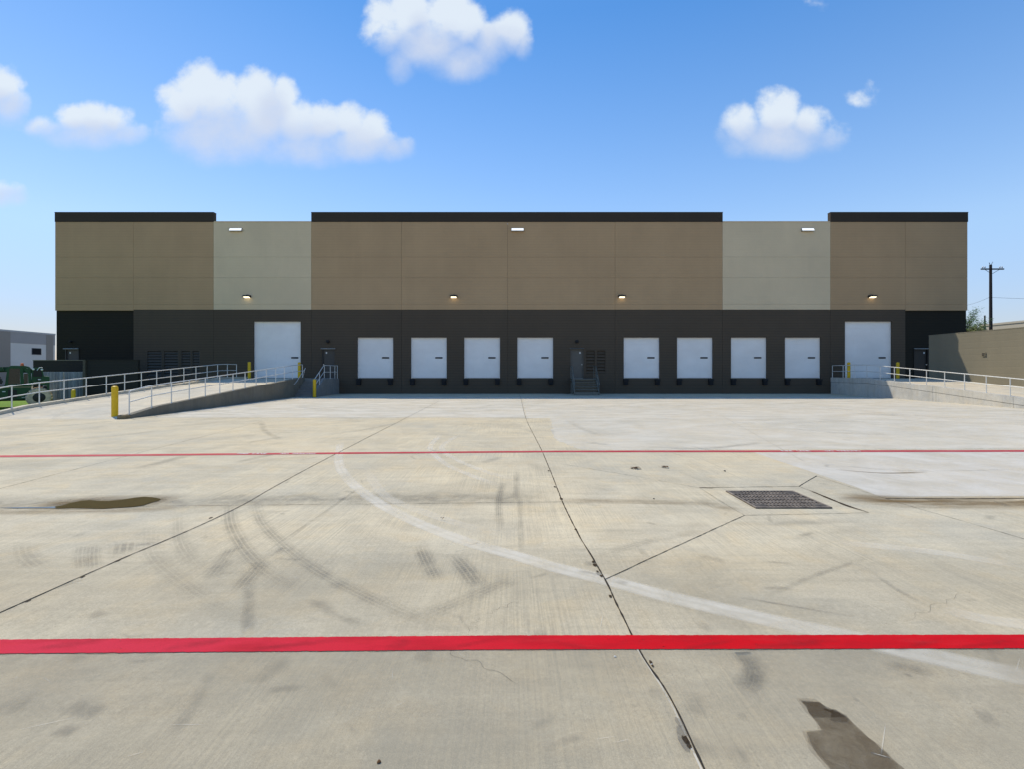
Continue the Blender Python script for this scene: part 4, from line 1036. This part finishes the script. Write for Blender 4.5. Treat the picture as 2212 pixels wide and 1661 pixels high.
# ------------------------------------------------------------------ right background
bb = thing('background_building', (62.3, 60, -.7), 'long low cream building beyond the right wall', 'building')
XB = 62.3; dd = XB*F/(2142.8-CX); zt_ = zw(697.9, dd)
m = MB(); m.box(XB, XB+30, 20, XB*F/(2117-CX), -.8, zt_-.25); obj('wall', m, M['cream'], bb)
m = MB(); m.box(XB-.08, XB+30.1, 19.9, XB*F/(2117-CX)+.1, zt_-.247, zt_); obj('parapet', m, M['cream'], bb)

PD = 48.0; px_ = xw(2139, PD); pt = zw(571, PD)
up_ = thing('utility_pole', (px_, PD, -.7), 'tall dark wooden utility pole with crossarm and insulators', 'utility pole')
m = MB(); m.tube([(px_, PD, -.8), (px_+.02, PD, 5), (px_, PD, pt)], .13, 12, radii=[.165, .145, .115]); obj('pole', m, M['wood'], up_, smooth=True)
za = zw(581, PD); m = MB(); m.box(px_-1.14, px_+1.14, PD-.23, PD-.13, za-.06, za+.06); arm = obj('crossarm', m, M['wood'], up_)
m = MB(); m.tube([(px_-.75, PD-.16, za-.03), (px_, PD-.13, za-.48)], .02, 6); m.tube([(px_+.75, PD-.16, za-.03), (px_, PD-.13, za-.48)], .02, 6); obj('brace', m, M['wood'], up_)
for dx in (-.97, -.75, .75, .97):
    m = MB(); m.lathe((px_+dx, PD-.18, za+.06), [(.02, 0), (.02, .06), (.055, .08), (.06, .14), (.03, .2)], n=10); obj('insulator', m, simple('insulator', (.3, .3, .32), .3), up_)
m = MB(); m.tube([(px_-.05, PD, pt), (px_-.15, PD, pt+.22)], .025, 6); m.tube([(px_+.06, PD, pt), (px_+.22, PD, pt+.3)], .02, 6); obj('top_pins', m, M['wood'], up_)
p2 = thing('utility_pole', (xw(2126.5, 60), 60, -.7), 'short dark pole stub beside the taller utility pole', 'utility pole')
x2 = xw(2126.5, 60); m = MB(); m.tube([(x2, 60, -.8), (x2, 60, zw(680.6, 60))], .09, 10, radii=[.12, .08]); obj('pole', m, M['wood'], p2, smooth=True)
def wire(a, b, sag, label):
    a, b = Vector(a), Vector(b); m = MB()
    m.tube([a.lerp(b, k/16)+Vector((0, 0, -4*sag*(k/16)*(1-k/16))) for k in range(17)], .012, 5)
    tag(obj('cable', m, M['wire'], origin=tuple(a)), label, 'cable', 'cables on the utility pole')
zc = zw(641.3, PD)
wire((px_-.14, PD, zc), (xw(2060, PD+14), PD+14, zw(661, PD+14)), .25, 'thin cable from the pole towards the warehouse corner')
wire((px_+.14, PD, zc), (xw(2420, PD-2), PD-2, zw(636, PD-2)), .25, 'thin cable from the pole running off to the right edge')

# tree and shrubs behind the warehouse corner
def tree(x, y, zc_, rad, n, label, name='tree', mat='leaf', trunk=True, hsc=1.0, seed=1, leaf=.085):
    rnd = random.Random(seed)
    t = thing(name, (x, y, -.7), label, 'tree' if name == 'tree' else 'shrub')
    tips = []
    m = MB()
    m.tube([(x, y, -.8), (x+.1, y, zc_-rad*1.2), (x, y, zc_-rad*.3)], .1, 8, radii=[.16, .10, .06])
    for k in range(26):
        a = rnd.uniform(0, 6.28); e = rnd.uniform(-.2, 1.3); l = rad*rnd.uniform(.7, 1.15)
        s = Vector((x, y, zc_-rad*rnd.uniform(.3, .9))); d_ = Vector((math.cos(a)*math.cos(e), math.sin(a)*math.cos(e), math.sin(e)*hsc+.25))
        pts = [s, s+d_*l*.5+Vector((0, 0, .1)), s+d_*l]
        m.tube(pts, .02, 5, radii=[.035, .02, .008]); 
        for q in range(9): tips.append((pts[1].lerp(pts[2], q/8) if q > 3 else pts[0].lerp(pts[1], .4+q/6), rad*.13))
    obj('trunk', m, M['bark'], t)
    m = MB()
    for _ in range(n):
        p, s = rnd.choice(tips); p = p+Vector((rnd.gauss(0, s), rnd.gauss(0, s), rnd.gauss(0, s*.6)))
        a = Vector((rnd.gauss(0, 1), rnd.gauss(0, 1), rnd.gauss(0, .6))).normalized()*leaf*rnd.uniform(.6, 1.3); b = a.orthogonal().normalized()*leaf*.35
        m.face([m.vert(p-a), m.vert(p+b), m.vert(p+a), m.vert(p-b)])
    obj('crown', m, M[mat], t)
tree(xw(2080, 47), 47, zw(699, 47), 1.85, 6200, 'feathery green tree peeking out behind the right corner of the warehouse', seed=4)
tree(xw(2106, 42), 42, zw(716, 42), .75, 3200, 'low yellowish green shrub showing over the right wall', 'shrub', 'bush', seed=5, leaf=.06)
tree(xw(2121, 42), 42.3, zw(717, 42), .5, 1800, 'small olive shrub behind the right wall next to the pole stub', 'shrub', 'bush', seed=6, leaf=.055)

# ------------------------------------------------------------------ sky and sun
sd = Vector((-.545, .45, 1.0)).normalized()
el = math.asin(sd.z); rot = math.atan2(sd.x, sd.y)
world = bpy.data.worlds.new('World'); scene.world = world; world.use_nodes = True
wt_ = world.node_tree; wt_.nodes.clear()
class WN(NT):
    def __init__(s): s.t = wt_
w = WN()
out = w.n('ShaderNodeOutputWorld'); bg = w.n('ShaderNodeBackground'); w.l(bg.outputs[0], out.inputs[0])
sky = w.n('ShaderNodeTexSky', sky_type='NISHITA'); sky.sun_disc = False; sky.sun_elevation = el; sky.sun_rotation = rot
sky.air_density = 1.0; sky.dust_density = .1; sky.ozone_density = 3.0
tc = w.n('ShaderNodeTexCoord').outputs['Generated']
sp = w.n('ShaderNodeSeparateXYZ'); w.l(tc, sp.inputs[0])
yy_ = w.math('MAXIMUM', sp.outputs[1], .05)
U = w.math('DIVIDE', sp.outputs[0], yy_); V = w.math('DIVIDE', sp.outputs[2], yy_)
cv = w.n('ShaderNodeCombineXYZ'); w.l(U, cv.inputs[0]); w.l(V, cv.inputs[1]); uvv = cv.outputs[0]
# turbulence
n1 = w.n('ShaderNodeTexNoise'); w.l(uvv, n1.inputs['Vector']); n1.inputs['Scale'].default_value = 13; n1.inputs['Detail'].default_value = 8; n1.inputs['Roughness'].default_value = .58
n2 = w.n('ShaderNodeTexNoise'); w.l(w.mapping(uvv, loc=(5, 3, 0)), n2.inputs['Vector']); n2.inputs['Scale'].default_value = 3.2; n2.inputs['Detail'].default_value = 4
turb = w.math('SUBTRACT', n1.outputs[0], .5)
# blobs: px, py, rx, ry, weight
blobs = [
 (432,180,52,50,1),(398,225,50,52,1),(470,215,66,66,1),(548,190,46,46,1),(560,250,80,74,1),(618,205,32,38,.95),(640,262,60,54,1),(700,262,50,44,.95),(752,256,44,40,1),(806,280,38,40,.95),(780,310,80,42,.9),(846,322,46,28,.65),(872,318,26,22,.5),(500,285,140,66,.85),(640,320,150,44,.6),(352,205,22,26,.5),
 (840,50,58,62,1),(880,28,70,56,1),(965,20,60,44,1),(1000,48,50,56,1),(930,90,88,64,.95),(1100,68,44,48,.95),(1060,95,46,50,.85),(1000,130,80,44,.8),(868,138,34,42,.6),(1128,95,26,34,.6),
 (160,258,50,34,1),(205,262,60,38,1),(245,262,52,36,.95),(275,285,46,28,.8),(195,285,100,36,.8),(110,272,48,24,.7),
 (0,190,50,50,1),(22,222,42,40,.9),(-10,160,30,26,.8),(10,240,60,40,.4),(-5,418,60,30,.75),(30,428,36,20,.55),
 (1606,268,40,46,1),(1680,245,56,52,1),(1690,220,36,28,.9),(1750,265,48,44,.9),(1680,300,112,44,.8),(1790,290,48,36,.6),(1600,310,46,36,.5),
 (1884,196,30,34,.20),(1868,212,50,28,.16),(1765,2,50,30,.12)]
def vmath(op, a, b, c=None):
    nd = w.n('ShaderNodeVectorMath', operation=op)
    for k, x in enumerate((a, b, c)):
        if x is None: continue
        if isinstance(x, tuple): nd.inputs[k].default_value = x
        else: w.l(x, nd.inputs[k])
    return nd.outputs['Value'] if op == 'DOT_PRODUCT' else nd.outputs[0]
def blob(px, py, rx, ry, wgt):
    sx_, sy_ = F/(rx*1.16), F/(ry*1.16); cu, cvv = (px-CX)/F, (HY-py)/F
    q = vmath('MULTIPLY_ADD', uvv, (sx_, sy_, 0), (-cu*sx_, -cvv*sy_, 0))
    return w.math('MULTIPLY_ADD', vmath('DOT_PRODUCT', q, q), -max(wgt, .7), wgt)
field = None
for b_ in blobs:
    f = blob(*b_); field = f if field is None else w.math('SMOOTH_MAX', field, f, .16)
belly = None
for b_ in [(560,335,230,62,1),(800,345,120,42,1),(470,300,110,60,.8),(930,135,130,60,1),(1060,125,90,48,.8),(190,300,120,32,1),(1680,320,140,46,1),(0,245,60,40,1),(20,430,60,20,.8),(585,260,34,50,.5),(905,90,24,50,.5)]:
    f = blob(*b_); belly = f if belly is None else w.math('SMOOTH_MAX', belly, f, .5)
soft = w.mr(belly, -.6, .7, 0, 1, True)
fld = w.math('ADD', w.math('ADD', field, w.math('MULTIPLY', turb, w.mr(soft, 0, 1, 2.5, 1.2))), .12)
dens = w.mr(fld, w.mr(soft, 0, 1, .02, -.05), w.mr(soft, 0, 1, .92, 1.4), 0, 1, True)
dens = w.math('MULTIPLY', dens, w.mr(sp.outputs[1], .05, .15))
sh2 = w.mr(w.math('ADD', belly, w.math('MULTIPLY', turb, 1.6)), -.9, .8, 1, 0, True)
cc = w.mix(sh2, (3.25, 3.62, 4.35), (3.95, 4.35, 4.75))
gm = w.n('ShaderNodeGamma'); w.l(sky.outputs[0], gm.inputs[0]); gm.inputs[1].default_value = 1.04
hs = w.n('ShaderNodeHueSaturation'); w.l(gm.outputs[0], hs.inputs['Color']); hs.inputs['Saturation'].default_value = 1.14; hs.inputs['Value'].default_value = 1.02
bwn = w.n('ShaderNodeRGBToBW'); w.l(hs.outputs[0], bwn.inputs[0])
kk = w.math('DIVIDE', 1.62, w.math('MULTIPLY_ADD', bwn.outputs[0], .40, 1.0))
skc = vmath('SCALE', hs.outputs[0], None) if 0 else None
vs_ = w.n('ShaderNodeVectorMath', operation='SCALE'); w.l(hs.outputs[0], vs_.inputs[0]); w.l(kk, vs_.inputs['Scale']); 
hz_ = w.mr(sp.outputs[2], .24, .60, 0, 1)                      # paler near the horizon, deeper towards the zenith
skc = w.mix(1.0, vs_.outputs[0], w.mix(hz_, w.mix(w.mr(sp.outputs[2], .02, .22), (1.22, 1.05, 1.22), (1.72, 1.36, 1.17)), (.66, .88, .96)), 'MULTIPLY')
fin = w.mix(w.math('MULTIPLY', dens, .94), skc, cc)
w.l(fin, bg.inputs[0]); bg.inputs[1].default_value = .15
# clear part of the dome (no clouds there): a plain background, chosen by direction in the world
bg0 = w.n('ShaderNodeBackground'); w.l(skc, bg0.inputs[0]); bg0.inputs[1].default_value = .15
msk = w.math('MULTIPLY', w.math('GREATER_THAN', sp.outputs[1], .3), w.math('MULTIPLY', w.math('LESS_THAN', w.math('ABSOLUTE', U), 1.35), w.math('MULTIPLY', w.math('LESS_THAN', V, 1.05), w.math('GREATER_THAN', V, .25))))
mxs = w.n('ShaderNodeMixShader'); w.l(msk, mxs.inputs[0]); w.l(bg0.outputs[0], mxs.inputs[1]); w.l(bg.outputs[0], mxs.inputs[2]); w.l(mxs.outputs[0], out.inputs[0])

sun = bpy.data.lights.new('sun', 'SUN'); sun.energy = 2.9; sun.angle = R(.53); sun.color = (1, .905, .75)
so = bpy.data.objects.new('sun', sun); col.objects.link(so); so.location = (0, 0, 60)
so.rotation_euler = (-sd).to_track_quat('-Z', 'Y').to_euler()

cam = bpy.data.cameras.new('camera'); co = bpy.data.objects.new('camera', cam); col.objects.link(co)
co.location = (0, 0, CH); co.rotation_euler = (R(90), 0, 0)
cam.sensor_width = 36; cam.lens = 36*F/2211.2; cam.shift_y = -(830.5-HY)/2211.2; cam.clip_end = 5000; cam.clip_start = .05
scene.camera = co
scene.view_settings.view_transform = 'Standard'; scene.view_settings.look = 'None'; scene.view_settings.gamma = 1
scene.view_settings.exposure = 0.42
scene.render.resolution_x = 1024; scene.render.resolution_y = 770
